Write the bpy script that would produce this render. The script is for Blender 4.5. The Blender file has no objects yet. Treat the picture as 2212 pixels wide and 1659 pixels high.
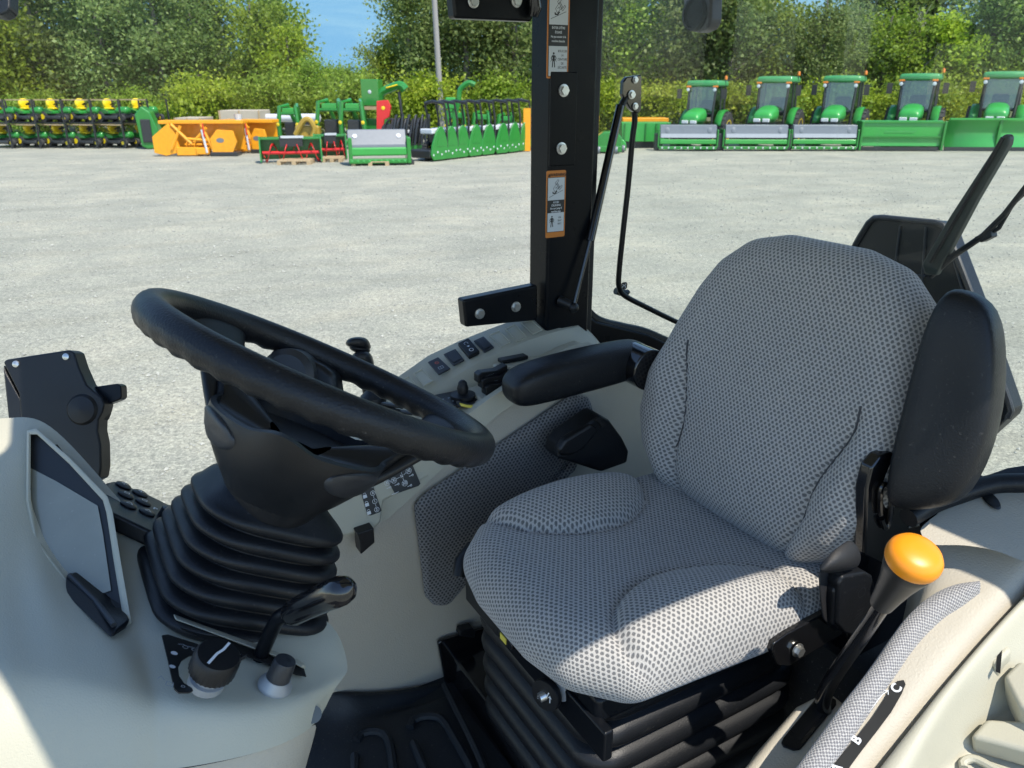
import bpy, bmesh, math, random
import numpy as np
from mathutils import Vector, Matrix

# ------------------------------------------------------------------ camera, light, exposure
FP = 1661.0; PITCH = math.radians(21); CAMH = 2.15; CABROT = math.radians(30)
scn = bpy.context.scene
camd = bpy.data.cameras.new('camera'); cam = bpy.data.objects.new('camera', camd)
scn.collection.objects.link(cam); scn.camera = cam
cam.location = (0, 0, CAMH); cam.rotation_euler = (math.radians(90) - PITCH, 0, 0)
camd.sensor_width = 36.0; camd.lens = FP / 2212 * 36.0
camd.clip_start = 0.02; camd.clip_end = 2000
camd.dof.use_dof = True; camd.dof.focus_distance = 1.15; camd.dof.aperture_fstop = 13.0
SUN_EL = math.radians(59.3)
SUN_TO = Vector((.337, -.383, 0)).normalized()      # horizontal direction towards the sun
sund = bpy.data.lights.new('sun', 'SUN'); sun = bpy.data.objects.new('sun', sund)
scn.collection.objects.link(sun)
sund.energy = 3.55; sund.angle = math.radians(0.5); sund.color = (1.0, 0.93, 0.82)
sdir = Vector((SUN_TO.x * math.cos(SUN_EL), SUN_TO.y * math.cos(SUN_EL), math.sin(SUN_EL)))
sun.rotation_euler = sdir.to_track_quat('Z', 'Y').to_euler()
wld = bpy.data.worlds.new('World'); scn.world = wld; wld.use_nodes = True
wn = wld.node_tree.nodes; wl = wld.node_tree.links
sky = wn.new('ShaderNodeTexSky'); sky.sky_type = 'NISHITA'; sky.sun_disc = False
sky.sun_elevation = SUN_EL; sky.sun_rotation = math.atan2(SUN_TO.x, SUN_TO.y)
sky.air_density = 1.0; sky.dust_density = 0.0; sky.ozone_density = 2.0
wl.new(sky.outputs[0], wn['Background'].inputs['Color']); wn['Background'].inputs['Strength'].default_value = 0.15
scn.view_settings.view_transform = 'Standard'; scn.view_settings.look = 'None'
scn.view_settings.gamma = 1.0; scn.view_settings.exposure = 0.88
random.seed(7); rng = np.random.default_rng(7)

# ------------------------------------------------------------------ frames of reference
Rv = np.array([math.cos(CABROT), math.sin(CABROT), 0.0])      # cab: towards the rear
Av = np.array([-math.sin(CABROT), math.cos(CABROT), 0.0])     # cab: towards its far side
Zv = np.array([0, 0, 1.0]); CAMP = np.array([0, 0, CAMH])
_fw = np.array([0, math.cos(PITCH), -math.sin(PITCH)]); _up = np.array([0, math.sin(PITCH), math.cos(PITCH)])
def ray(x, y): return np.array([1.0, 0, 0]) * (x - 1106) / FP + _up * (829 - y) / FP + _fw
def TP(r, a, z): return Rv * r + Av * a + Zv * z
def PZ(x, y, z): d = ray(x, y); return CAMP + d * (z - CAMH) / d[2]
def PA(x, y, a): d = ray(x, y); return CAMP + d * a / (d @ Av)
def PR(x, y, r): d = ray(x, y); return CAMP + d * r / (d @ Rv)
def PP(x, y, p0, n): d = ray(x, y); return CAMP + d * (((p0 - CAMP) @ n) / (d @ n))
def PDp(x, y, D): return CAMP + ray(x, y) * D
WC = TP(.219, .790, 1.855)                                    # steering wheel centre
_T = math.radians(30.6); _z = math.radians(5.3)
WN = Rv * math.sin(_T) * math.cos(_z) + Av * math.sin(_T) * math.sin(_z) + Zv * math.cos(_T)
WU = np.cross(Av, WN); WU /= np.linalg.norm(WU); WV = np.cross(WN, WU)
def WP(u, v, s): return WC + WU * u + WV * v - WN * s        # wheel frame, s = down the column
def PD(x, y, s=.31): return PP(x, y, WC - WN * s, WN)
def unit(v): v = np.asarray(v, float); return v / (np.linalg.norm(v) + 1e-12)

# ------------------------------------------------------------------ materials
MATS = {}
def new_mat(name):
    m = bpy.data.materials.new(name); m.use_nodes = True; MATS[name] = m
    return m, m.node_tree.nodes, m.node_tree.links, m.node_tree.nodes['Principled BSDF']
def mix(ns, ls, fac, a, b):
    n = ns.new('ShaderNodeMix'); n.data_type = 'RGBA'
    if hasattr(fac, 'links'): ls.new(fac, n.inputs[0])
    else: n.inputs[0].default_value = fac
    for i, c in ((6, a), (7, b)):
        if hasattr(c, 'links'): ls.new(c, n.inputs[i])
        else: n.inputs[i].default_value = (*c, 1)
    return n.outputs[2]
def noise(ns, ls, scale, detail=3, co='Object', rough=.5, dist=0.0, vec=None):
    t = ns.new('ShaderNodeTexCoord') if vec is None else None
    n = ns.new('ShaderNodeTexNoise'); n.inputs['Scale'].default_value = scale
    n.inputs['Detail'].default_value = detail; n.inputs['Roughness'].default_value = rough
    n.inputs['Distortion'].default_value = dist
    ls.new(vec if vec is not None else t.outputs[co], n.inputs['Vector']); return n.outputs['Fac']
def ramp(ns, ls, fac, stops):
    r = ns.new('ShaderNodeValToRGB'); ls.new(fac, r.inputs[0]); e = r.color_ramp.elements
    while len(e) < len(stops): e.new(.5)
    for q, (p, c) in zip(e, stops): q.position = p; q.color = (*c, 1) if len(c) == 3 else c
    return r.outputs[0]
def mth(ns, ls, op, a, b=None, c=None):
    n = ns.new('ShaderNodeMath'); n.operation = op
    for i, v in enumerate((a, b, c)):
        if v is None: continue
        if hasattr(v, 'links'): ls.new(v, n.inputs[i])
        else: n.inputs[i].default_value = v
    return n.outputs[0]
def bump(ns, ls, b, h, strength=.2, dist=.001):
    n = ns.new('ShaderNodeBump'); n.inputs['Strength'].default_value = strength; n.inputs['Distance'].default_value = dist
    ls.new(h, n.inputs['Height']); ls.new(n.outputs[0], b.inputs['Normal'])
def plastic(name, col, rough=.5, grain=0, gs=.0006, var=.08, spec=.5, metal=0, coat=0, dust=0):
    m, ns, ls, b = new_mat(name)
    f = noise(ns, ls, 9, 4)
    c2 = tuple(min(1, c * (1 + var)) for c in col); c1 = tuple(c * (1 - var) for c in col)
    c = mix(ns, ls, f, c1, c2)
    if dust:
        d = ramp(ns, ls, noise(ns, ls, 160, 4, rough=.7), [(.62, (0, 0, 0)), (.72, (1, 1, 1))])
        c = mix(ns, ls, mth(ns, ls, 'MULTIPLY', d, dust), c, (.35, .33, .3))
    ls.new(c, b.inputs['Base Color'])
    rr = mth(ns, ls, 'MULTIPLY_ADD', noise(ns, ls, 25, 4), .18, rough - .09); ls.new(rr, b.inputs['Roughness'])
    b.inputs['Specular IOR Level'].default_value = spec; b.inputs['Metallic'].default_value = metal
    if coat: b.inputs['Coat Weight'].default_value = coat; b.inputs['Coat Roughness'].default_value = .08
    if grain: bump(ns, ls, b, noise(ns, ls, grain, 2), .5, gs)
    return m
plastic('dash_plastic', (.405, .39, .31), .55, 600, .0007, .05)
plastic('beige_plastic', (.42, .385, .315), .6, 380, .0014, .05, dust=.10)
plastic('black_plastic', (.006, .007, .009), .40, 900, .0005, .2, spec=.4)
plastic('black_leather', (.006, .007, .009), .42, 420, .0012, .2, dust=.12, spec=.36)
plastic('black_rubber', (.007, .008, .010), .45, 500, .0006, .25, dust=.08, spec=.32)
plastic('black_gloss', (.006, .006, .007), .16, 0, coat=.5)
plastic('black_paint', (.005, .006, .008), .30, 160, .0003, spec=.22)
plastic('frame_paint', (.004, .005, .007), .30, 160, .0002, spec=.13)
plastic('dark_grey_plastic', (.022, .024, .028), .42, 600, .0006)
plastic('grip_brown', (.020, .019, .018), .38)
plastic('wiper_glass_tint', (.020, .030, .024), .5)  # black wiper; green tint of the window glass put into its colour
plastic('lamp_housing', (.05, .05, .055), .5)
plastic('seam_thread', (.06, .062, .068), .9)
plastic('cap_grey', (.10, .11, .11), .6)
plastic('gap_black', (.002, .002, .002), .8)
plastic('orange_knob', (.80, .27, .008), .38, 0, var=.04)
plastic('steel', (.55, .55, .53), .32, 0, metal=.9, var=.15)
plastic('chrome_grey', (.30, .32, .34), .38, 0, metal=.4)
plastic('white_ink', (.62, .64, .66), .6, var=.02)
plastic('grey_ink', (.30, .33, .36), .6, var=.02)
plastic('black_ink', (.012, .012, .012), .6)
plastic('label_white', (.50, .53, .55), .5, var=.03)
plastic('label_orange', (.52, .17, .02), .45, var=.03)
plastic('label_black', (.012, .013, .014), .45)
plastic('yellow_label', (.65, .55, .08), .5)
plastic('webbing', (.018, .018, .020), .45, 1500, .0012)
plastic('floor_rubber', (.006, .008, .011), .6, 300, .001, .3, dust=.12)
plastic('carpet', (.035, .033, .032), .95, 900, .003, .5, dust=.5)
plastic('leather_stain_red', (.35, .08, .06), .6)
def fabric(name, light, dark, sx=.0078, sy=.0058, fleck=.0):
    m, ns, ls, b = new_mat(name)
    uv = ns.new('ShaderNodeUVMap'); uv.uv_map = 'uv'
    nz = ns.new('ShaderNodeTexNoise'); nz.inputs['Scale'].default_value = 210; ls.new(uv.outputs[0], nz.inputs['Vector'])
    vm = ns.new('ShaderNodeVectorMath'); vm.operation = 'MULTIPLY_ADD'
    ls.new(nz.outputs['Color'], vm.inputs[0]); vm.inputs[1].default_value = (.0030, .0026, 0); ls.new(uv.outputs[0], vm.inputs[2])
    def cell(ox):
        s = ns.new('ShaderNodeVectorMath'); s.operation = 'MULTIPLY_ADD'; ls.new(vm.outputs[0], s.inputs[0])
        s.inputs[1].default_value = (1 / sx, 1 / (2 * sy), 0); s.inputs[2].default_value = (ox, ox, 0)
        f = ns.new('ShaderNodeVectorMath'); f.operation = 'FRACTION'; ls.new(s.outputs[0], f.inputs[0])
        g = ns.new('ShaderNodeVectorMath'); g.operation = 'SUBTRACT'; ls.new(f.outputs[0], g.inputs[0]); g.inputs[1].default_value = (.5, .5, 0)
        h = ns.new('ShaderNodeVectorMath'); h.operation = 'MULTIPLY'; ls.new(g.outputs[0], h.inputs[0]); h.inputs[1].default_value = (1, 2 * sy / sx * .95, 0)
        l = ns.new('ShaderNodeVectorMath'); l.operation = 'LENGTH'; ls.new(h.outputs[0], l.inputs[0]); return l.outputs['Value']
    d = mth(ns, ls, 'MINIMUM', cell(0.0), cell(0.5))
    mask = ns.new('ShaderNodeMapRange'); mask.interpolation_type = 'SMOOTHSTEP'; ls.new(d, mask.inputs[0])
    mask.inputs[1].default_value = .20; mask.inputs[2].default_value = .37; mask.inputs[3].default_value = 0; mask.inputs[4].default_value = 1
    f2 = ns.new('ShaderNodeTexNoise'); f2.inputs['Scale'].default_value = 900; f2.inputs['Detail'].default_value = 3; ls.new(uv.outputs[0], f2.inputs['Vector'])
    fib = ramp(ns, ls, f2.outputs['Fac'], [(.35, (.78,) * 3), (.65, (1.12,) * 3)])
    c = mix(ns, ls, mask.outputs[0], dark, light)
    mm = ns.new('ShaderNodeMix'); mm.data_type = 'RGBA'; mm.blend_type = 'MULTIPLY'; mm.inputs[0].default_value = 1
    ls.new(c, mm.inputs[6]); ls.new(fib, mm.inputs[7]); ls.new(mm.outputs[2], b.inputs['Base Color'])
    b.inputs['Roughness'].default_value = .9; b.inputs['Sheen Weight'].default_value = .35; b.inputs['Sheen Roughness'].default_value = .4
    b.inputs['Specular IOR Level'].default_value = .2
    hh = mth(ns, ls, 'ADD', mask.outputs[0], mth(ns, ls, 'MULTIPLY', f2.outputs['Fac'], .5))
    bump(ns, ls, b, hh, .55, .0014)
    return m
fabric('seat_fabric', (.415, .40, .38), (.14, .14, .142), .0082, .0059)
fabric('panel_fabric', (.20, .195, .19), (.05, .051, .054), .0082, .0059)
fabric('strip_fabric', (.44, .43, .42), (.17, .17, .18), .0052, .0026)
def glass_mat(name, tint=(.96, .98, .96), ior=1.45, scratch=False):
    m, ns, ls, b = new_mat(name); ns.remove(b)
    tr = ns.new('ShaderNodeBsdfTransparent'); tr.inputs[0].default_value = (*tint, 1)
    gl = ns.new('ShaderNodeBsdfGlossy'); gl.inputs['Roughness'].default_value = .01
    fr = ns.new('ShaderNodeFresnel'); fr.inputs[0].default_value = ior
    ms = ns.new('ShaderNodeMixShader'); ls.new(fr.outputs[0], ms.inputs[0]); ls.new(tr.outputs[0], ms.inputs[1]); ls.new(gl.outputs[0], ms.inputs[2])
    out = ms.outputs[0]
    if scratch:
        df = ns.new('ShaderNodeBsdfDiffuse'); df.inputs[0].default_value = (.7, .72, .7, 1)
        tc = ns.new('ShaderNodeTexCoord'); mp = ns.new('ShaderNodeMapping'); ls.new(tc.outputs['Object'], mp.inputs[0])
        mp.inputs['Scale'].default_value = (90, 90, 4); mp.inputs['Rotation'].default_value = (0, .25, 0)
        n1 = noise(ns, ls, 1.5, 3, vec=mp.outputs[0]); n2 = noise(ns, ls, 3.5, 2)
        s = mth(ns, ls, 'MULTIPLY', ramp(ns, ls, n1, [(.60, (0, 0, 0)), (.72, (1, 1, 1))]), ramp(ns, ls, n2, [(.52, (0, 0, 0)), (.64, (1, 1, 1))]))
        s = mth(ns, ls, 'MULTIPLY_ADD', s, .13, .015)
        m2 = ns.new('ShaderNodeMixShader'); ls.new(s, m2.inputs[0]); ls.new(out, m2.inputs[1]); ls.new(df.outputs[0], m2.inputs[2]); out = m2.outputs[0]
    ls.new(out, ns['Material Output'].inputs[0]); return m
glass_mat('window_glass', (.95, .98, .95), 1.3, True)
glass_mat('clear_glass', (.98, .99, .98), 1.2)

# ------------------------------------------------------------------ scene tree helpers
COL = scn.collection
def tag(o, label=None, cat=None, group=None, kind=None):
    if label: o['label'] = label
    if cat: o['category'] = cat
    if group: o['group'] = group
    if kind: o['kind'] = kind
    return o
LOCALS = set()
def thing(name, label, cat, loc=(0, 0, 0), rz=0.0, group=None, local=False):
    o = bpy.data.objects.new(name, None); COL.objects.link(o); o.empty_display_size = .05
    o.location = Vector([float(q) for q in loc]); o.rotation_euler = (0, 0, rz)
    if local: LOCALS.add(o.name)
    return tag(o, label, cat, group)
def dup(root, loc, rz=None, label=None, group=None, scale=None):
    def cp(o, parent):
        c = o.copy(); COL.objects.link(c); c.parent = parent
        for ch in [q for q in bpy.data.objects if q.parent == o]: cp(ch, c)
        return c
    r = cp(root, None); r.location = Vector([float(q) for q in loc])
    if rz is not None: r.rotation_euler = (0, 0, rz)
    if scale: r.scale = (scale,) * 3 if not isinstance(scale, tuple) else scale
    if label: r['label'] = label
    if group: r['group'] = group
    return r
def basis(n, hint=Zv):
    n = unit(n); h = np.asarray(hint, float)
    if abs(n @ unit(h)) > .97: h = np.array([1.0, 0, 0]) if abs(n[0]) < .9 else np.array([0, 1.0, 0])
    x = unit(np.cross(h, n)); return x, np.cross(n, x)
class MB:
    def __init__(s): s.v = []; s.f = []; s.uv = None
    def add(s, vs, fs):
        k = len(s.v); s.v += [np.asarray(p, float) for p in vs]; s.f += [tuple(i + k for i in f) for f in fs]; return s
    def box(s, c, hx, hy, hz):
        c, hx, hy, hz = [np.asarray(q, float) for q in (c, hx, hy, hz)]
        vs = [c + hx * i + hy * j + hz * k for k in (-1, 1) for j in (-1, 1) for i in (-1, 1)]
        return s.add(vs, [(0, 2, 3, 1), (4, 5, 7, 6), (0, 1, 5, 4), (1, 3, 7, 5), (3, 2, 6, 7), (2, 0, 4, 6)])
    def bx(s, x0, x1, y0, y1, z0, z1):
        return s.box(((x0 + x1) / 2, (y0 + y1) / 2, (z0 + z1) / 2), ((x1 - x0) / 2, 0, 0), (0, (y1 - y0) / 2, 0), (0, 0, (z1 - z0) / 2))
    def prism(s, pts, ext):
        n = len(pts); pts = [np.asarray(p, float) for p in pts]; ext = np.asarray(ext, float)
        nn = sum((np.cross(pts[i] - pts[0], pts[(i + 1) % n] - pts[0]) for i in range(1, n)), np.zeros(3))
        if nn @ ext > 0: pts = pts[::-1]
        return s.add(pts + [p + ext for p in pts], [tuple(range(n))] + [tuple(range(2 * n - 1, n - 1, -1))] +
                     [(i, i + n, (i + 1) % n + n, (i + 1) % n) for i in range(n)])
    def loft(s, rings, cap=True, closed=True):
        n = len(rings[0]); vs = [p for r in rings for p in r]; fs = []
        m = n if closed else n - 1
        for i in range(len(rings) - 1):
            for j in range(m): fs.append((i * n + j, i * n + (j + 1) % n, (i + 1) * n + (j + 1) % n, (i + 1) * n + j))
        if cap and closed: fs += [tuple(range(n))[::-1], tuple(range((len(rings) - 1) * n, len(rings) * n))]
        return s.add(vs, fs)
    def grid(s, rows): return s.loft(rows, False, False)
    def tube(s, path, rad, n=14, cap=True, sy=1.0, hint=Zv):
        P = [np.asarray(p, float) for p in path]; rad = [rad] * len(P) if np.isscalar(rad) else rad
        rings = []; x = None
        for i, p in enumerate(P):
            d = unit(P[min(i + 1, len(P) - 1)] - P[max(i - 1, 0)])
            if x is None: x, y = basis(d, hint)
            else: x = unit(x - d * (x @ d)); y = np.cross(d, x)
            rings.append([p + (x * math.cos(t) + y * math.sin(t) * sy) * rad[i] for t in np.linspace(0, 2 * math.pi, n, endpoint=False)])
        return s.loft(rings, cap)
    def rev(s, o, ax, prof, n=24, hint=Zv, squash=1.0):
        ax = unit(ax); x, y = basis(ax, hint); o = np.asarray(o, float)
        return s.loft([[o + ax * h + (x * math.cos(t) + y * math.sin(t) * squash) * r for t in np.linspace(0, 2 * math.pi, n, endpoint=False)] for r, h in prof], True)
    def ball(s, c, r, ax=Zv, n=16, sq=1.0):
        return s.rev(c, ax, [(max(r * math.sin(t), 1e-4), -r * sq * math.cos(t)) for t in np.linspace(.02, math.pi - .02, 10)], n)
    def bolt(s, c, n, r=.009):
        x, y = basis(n); s.rev(c, n, [(r * 1.25, 0), (r * 1.25, r * .25), (r * .9, r * .3)], 20)
        return s.add([p for h in (.3, .95) for p in [c + unit(n) * r * h + (x * math.cos(t) + y * math.sin(t)) * r * .92 for t in np.linspace(0, 2 * math.pi, 6, endpoint=False)]],
                     [(11, 10, 9, 8, 7, 6)[::-1]] + [(i, (i + 1) % 6, (i + 1) % 6 + 6, i + 6) for i in range(6)])
    def build(s, name, mat, parent=None, bevel=0, subsurf=0, seg=3, solid=0, angle=35, off=None, uvs=None, crease=False):
        me = bpy.data.meshes.new(name)
        o = bpy.data.objects.new(name, me); COL.objects.link(o)
        org = np.zeros(3)
        if parent is not None:
            o.parent = parent; r = parent
            while r.parent is not None: r = r.parent
            if r.name not in LOCALS: org = np.array(r.location)
        me.from_pydata([tuple(p - org) for p in s.v], [], s.f); me.update()
        if uvs is not None:
            l = me.uv_layers.new(name='uv'); vi = np.zeros(len(me.loops), int); me.loops.foreach_get('vertex_index', vi)
            l.data.foreach_set('uv', np.asarray(uvs)[vi].astype(np.float32).ravel())
        if mat: me.materials.append(MATS[mat] if isinstance(mat, str) else mat)
        me.polygons.foreach_set('use_smooth', [True] * len(me.polygons))
        if not subsurf: me.set_sharp_from_angle(angle=math.radians(angle))
        if solid: m = o.modifiers.new('solid', 'SOLIDIFY'); m.thickness = solid; m.offset = -1 if off is None else off
        if bevel: m = o.modifiers.new('bevel', 'BEVEL'); m.width = bevel; m.segments = seg; m.limit_method = 'ANGLE'; m.angle_limit = math.radians(28); m.harden_normals = True
        if subsurf: m = o.modifiers.new('sub', 'SUBSURF'); m.levels = subsurf; m.render_levels = subsurf
        return o
def spline(pts, n=6, closed=False):
    P = [np.asarray(p, float) for p in pts]; out = []; L = len(P)
    for i in range(L if closed else L - 1):
        p0, p1, p2, p3 = (P[(i - 1) % L], P[i], P[(i + 1) % L], P[(i + 2) % L]) if closed else (P[max(i - 1, 0)], P[i], P[i + 1], P[min(i + 2, L - 1)])
        for k in range(n):
            t = k / n; out.append(.5 * ((2 * p1) + (p2 - p0) * t + (2 * p0 - 5 * p1 + 4 * p2 - p3) * t * t + (3 * p1 - p0 - 3 * p2 + p3) * t ** 3))
    if not closed: out.append(P[-1])
    return out
def rrect(w, h, r, n=4):
    out = []
    for cx, cy, a0 in ((w / 2 - r, h / 2 - r, 0), (-w / 2 + r, h / 2 - r, 90), (-w / 2 + r, -h / 2 + r, 180), (w / 2 - r, -h / 2 + r, 270)):
        for k in range(n + 1):
            t = math.radians(a0 + 90 * k / n); out.append((cx + r * math.cos(t), cy + r * math.sin(t)))
    return out
class Dec:
    """flat ink marks drawn as thin polygons on a plane: o origin, x and y unit axes"""
    def __init__(s, o, x, y, lift=.0006):
        s.x = unit(x); s.y = unit(np.asarray(y, float) - s.x * (np.asarray(y, float) @ s.x)); s.n = np.cross(s.x, s.y)
        if s.n @ (CAMP - o) < 0: s.n = -s.n
        s.o = np.asarray(o, float); s.lift = lift; s.m = MB()
    def P(s, u, v): return s.o + s.x * u + s.y * v + s.n * s.lift
    def poly(s, pts): s.m.add([s.P(*p) for p in pts], [tuple(range(len(pts)))]); return s
    def rect(s, u0, v0, u1, v1): return s.poly([(u0, v0), (u1, v0), (u1, v1), (u0, v1)])
    def disc(s, u, v, r, n=20): return s.poly([(u + r * math.cos(t), v + r * math.sin(t)) for t in np.linspace(0, 2 * math.pi, n, endpoint=False)])
    def ring(s, u, v, r, w, n=24, a0=0, a1=360):
        for k in range(n):
            t0 = math.radians(a0 + (a1 - a0) * k / n); t1 = math.radians(a0 + (a1 - a0) * (k + 1) / n)
            s.poly([(u + (r - w / 2) * math.cos(t0), v + (r - w / 2) * math.sin(t0)), (u + (r + w / 2) * math.cos(t0), v + (r + w / 2) * math.sin(t0)),
                    (u + (r + w / 2) * math.cos(t1), v + (r + w / 2) * math.sin(t1)), (u + (r - w / 2) * math.cos(t1), v + (r - w / 2) * math.sin(t1))])
        return s
    def line(s, pts, w):
        for (a, b), (c, d) in zip(pts[:-1], pts[1:]):
            L = math.hypot(c - a, d - b) + 1e-9; nx, ny = -(d - b) / L * w / 2, (c - a) / L * w / 2
            s.poly([(a + nx, b + ny), (c + nx, d + ny), (c - nx, d - ny), (a - nx, b - ny)])
        return s
    def text(s, t, u, v, size, bold=0.0, sx=1.0, align='CENTER'):
        cu = bpy.data.curves.new('text', 'FONT'); cu.body = t; cu.size = size; cu.align_x = align; cu.align_y = 'CENTER'; cu.resolution_u = 3; cu.offset = bold
        o = bpy.data.objects.new('text', cu); COL.objects.link(o); bpy.context.view_layer.update()
        me = o.evaluated_get(bpy.context.evaluated_depsgraph_get()).to_mesh()
        s.m.add([s.P(u + p.co.x * sx, v + p.co.y) for p in me.vertices], [tuple(f.vertices) for f in me.polygons])
        o.to_mesh_clear(); bpy.data.objects.remove(o); bpy.data.curves.remove(cu); return s
    def build(s, name, mat, parent): return s.m.build(name, mat, parent)
def drape(O, ex, ey, core, r, curl, step, hf, uvs=1.0, rz=1.0):
    """padded cushion: flat core polygon rolled over a rounded edge; returns MB and uv list"""
    O, ex, ey = [np.asarray(q, float) for q in (O, ex, ey)]; en = np.cross(ex, ey)
    C = np.array(core, float); dm = r * math.radians(curl)
    x0, y0 = C.min(0) - dm - step; x1, y1 = C.max(0) + dm + step
    xs = np.arange(x0, x1 + step, step); ys = np.arange(y0, y1 + step, step)
    X, Y = np.meshgrid(xs, ys, indexing='ij'); P = np.stack([X.ravel(), Y.ravel()], 1)
    best = np.full(len(P), 1e9); cl = P.copy(); inside = np.ones(len(P), bool)
    for i in range(len(C)):
        a, b = C[i], C[(i + 1) % len(C)]; e = b - a
        t = np.clip(((P - a) @ e) / (e @ e), 0, 1); q = a + t[:, None] * e; d = np.linalg.norm(P - q, axis=1)
        m = d < best; best[m] = d[m]; cl[m] = q[m]
        inside &= (e[0] * (P[:, 1] - a[1]) - e[1] * (P[:, 0] - a[0])) >= 0
    d = np.where(inside, 0, best); cl[inside] = P[inside]
    dc = np.minimum(d, dm); n = np.where(d[:, None] > 1e-9, (P - cl) / np.maximum(d, 1e-9)[:, None], 0)
    th = dc / r; pos2 = cl + n * (r * np.sin(th))[:, None]; zz = -r * (1 - np.cos(th)) * rz
    Puv = cl + n * dc[:, None]
    h = hf(Puv[:, 0], Puv[:, 1]) * np.cos(np.minimum(th, math.pi / 2)) ** .5
    pts = O + pos2[:, :1] * ex + pos2[:, 1:] * ey + (zz + h)[:, None] * en
    nx, ny = len(xs), len(ys); keep = {}; fs = []
    dd = d.reshape(nx, ny)
    for i in range(nx - 1):
        for j in range(ny - 1):
            if min(dd[i, j], dd[i + 1, j], dd[i, j + 1], dd[i + 1, j + 1]) < dm: fs.append((i * ny + j, (i + 1) * ny + j, (i + 1) * ny + j + 1, i * ny + j + 1))
    mb = MB(); uv = []; out = []
    for f in fs:
        g = []
        for k in f:
            if k not in keep: keep[k] = len(mb.v); mb.v.append(pts[k]); uv.append(Puv[k] * uvs)
            g.append(keep[k])
        out.append(tuple(g))
    mb.f = out; return mb, uv
# ================================================================== THE CAB
FL = 1.0        # cab floor height
# ---- cab shell: roof, pillars, floor and the far and near side walls
shell = thing('tractor_cab', 'black framed tractor cab around the grey seat, with its far pillar, roof and floor', 'tractor cab', TP(.9, .8, FL))
m = MB()
def cbox(m, r0, r1, a0, a1, z0, z1):
    c = TP((r0 + r1) / 2, (a0 + a1) / 2, (z0 + z1) / 2)
    return m.box(c, Rv * (r1 - r0) / 2, Av * (a1 - a0) / 2, Zv * (z1 - z0) / 2)
m.prism([TP(r_, a_, 2.45) for r_, a_ in ((1.55, .075), (.54, .075), (.47, .05), (.40, -.02), (.12, -.02), (.02, .10), (-.06, .33), (-.07, .5), (-.01, .56), (.02, 1.55), (1.55, 1.55))], Zv * .14); m.build('roof', 'dash_plastic', shell, bevel=.015)  # unseen; front and near outline shaped to throw shade lines on seat and dash
m = MB()
cbox(m, .833, .941, 1.30, 1.372, 1.62, 2.45)
m.build('pillar', 'frame_paint', shell, bevel=.007)
m = MB(); cbox(m, .941, .966, 1.32, 1.372, 1.6, 2.45); m.build('window_seal', 'black_rubber', shell, bevel=.006)
# bolt plate raised on the pillar face
m = MB(); c0 = PA(1216, 258, 1.2985)
m.box(c0, Rv * .030, Av * .0025, Zv * .085); m.build('bolt_plate', 'frame_paint', shell, bevel=.002)
m = MB(); m.bolt(PA(1217, 195, 1.296), -Av, .0092); m.build('bolt', 'steel', shell)
m = MB(); m.bolt(PA(1212, 320, 1.296), -Av, .0092); m.build('bolt', 'steel', shell)
# hinge brackets
for (pts, bl) in (([(1000, 648), (1162, 615), (1162, 692), (1006, 707)], [(1036, 677), (1114, 662)]), ([(975, -30), (1162, -30), (1150, 46), (982, 39)], [(1022, 3), (1115, 2)])):
    m = MB(); m.prism([PA(x, y, 1.318) for x, y in pts], Av * .028)
    h = m.build('hinge_bracket', 'black_paint', shell, bevel=.005)
    for x, y in bl:
        b = MB(); b.bolt(PA(x, y, 1.317), -Av, .0085); b.build('bolt', 'steel', h)
# small black lock hardware near the top bracket
m = MB(); m.tube([PA(1155, -20, 1.30), PA(1157, 15, 1.30), PA(1153, 34, 1.305)], [.010, .012, .008]); m.build('striker', 'black_gloss', shell)
# side window panes, far side (front of and behind the pillar)
m = MB(); m.add([TP(-.9, 1.405, .9), TP(.83, 1.405, .9), TP(.83, 1.405, 2.45), TP(-.9, 1.405, 2.45)], [(0, 1, 2, 3)]); m.build('side_window', 'clear_glass', shell)
# rear quarter frame: lower black panel with rounded window corner
ctr = spline([PA(*q, 1.36) for q in ((1290, -20), (1288, 150), (1283, 350), (1274, 520), (1268, 600), (1268, 640), (1276, 664), (1300, 684), (1345, 696), (1390, 706), (1430, 722), (1480, 745))], 5)
inn = spline([PA(*q, 1.37) for q in ((1278, -20), (1276, 150), (1272, 350), (1262, 520), (1254, 600), (1252, 655), (1262, 685), (1290, 712), (1335, 724), (1380, 736), (1420, 752), (1470, 780))], 5)
low = [TP(*( (p @ Rv), 1.36, 1.50)) if i > 30 else p for i, p in enumerate(inn)]
m = MB(); m.grid([ctr, inn]); m.build('window_rubber', 'black_rubber', shell, solid=.012)
bot = [PA(*q, 1.34) for q in ((1245, 640), (1262, 672), (1290, 694), (1345, 708), (1400, 722), (1450, 745), (1560, 800), (1560, 1000), (1300, 1000), (1235, 700))]
m = MB(); m.prism(bot, Av * .05); m.build('quarter_panel', 'frame_paint', shell, bevel=.006)
# rear window: posts, sill and glass, rear right corner post
arc = [(.972, 1.39), (1.20, 1.38), (1.32, 1.36), (1.39, 1.31), (1.425, 1.24), (1.435, 1.10), (1.44, .8), (1.44, .12)]
m = MB(); m.grid([[TP(r_, a_, 1.40) for r_, a_ in arc], [TP(r_, a_, 2.46) for r_, a_ in arc]]); m.build('rear_window', 'window_glass', shell, angle=80)
m = MB(); cbox(m, 1.40, 1.44, .14, 1.33, 1.30, 1.46); m.build('rear_sill', 'frame_paint', shell, bevel=.01)
# near side: unseen rear door pillar, widened to shade the fender shelf
m = MB(); cbox(m, 1.04, 1.50, .06, .12, 1.90, 2.45); m.build('door_pillar', 'frame_paint', shell, bevel=.01)
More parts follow.
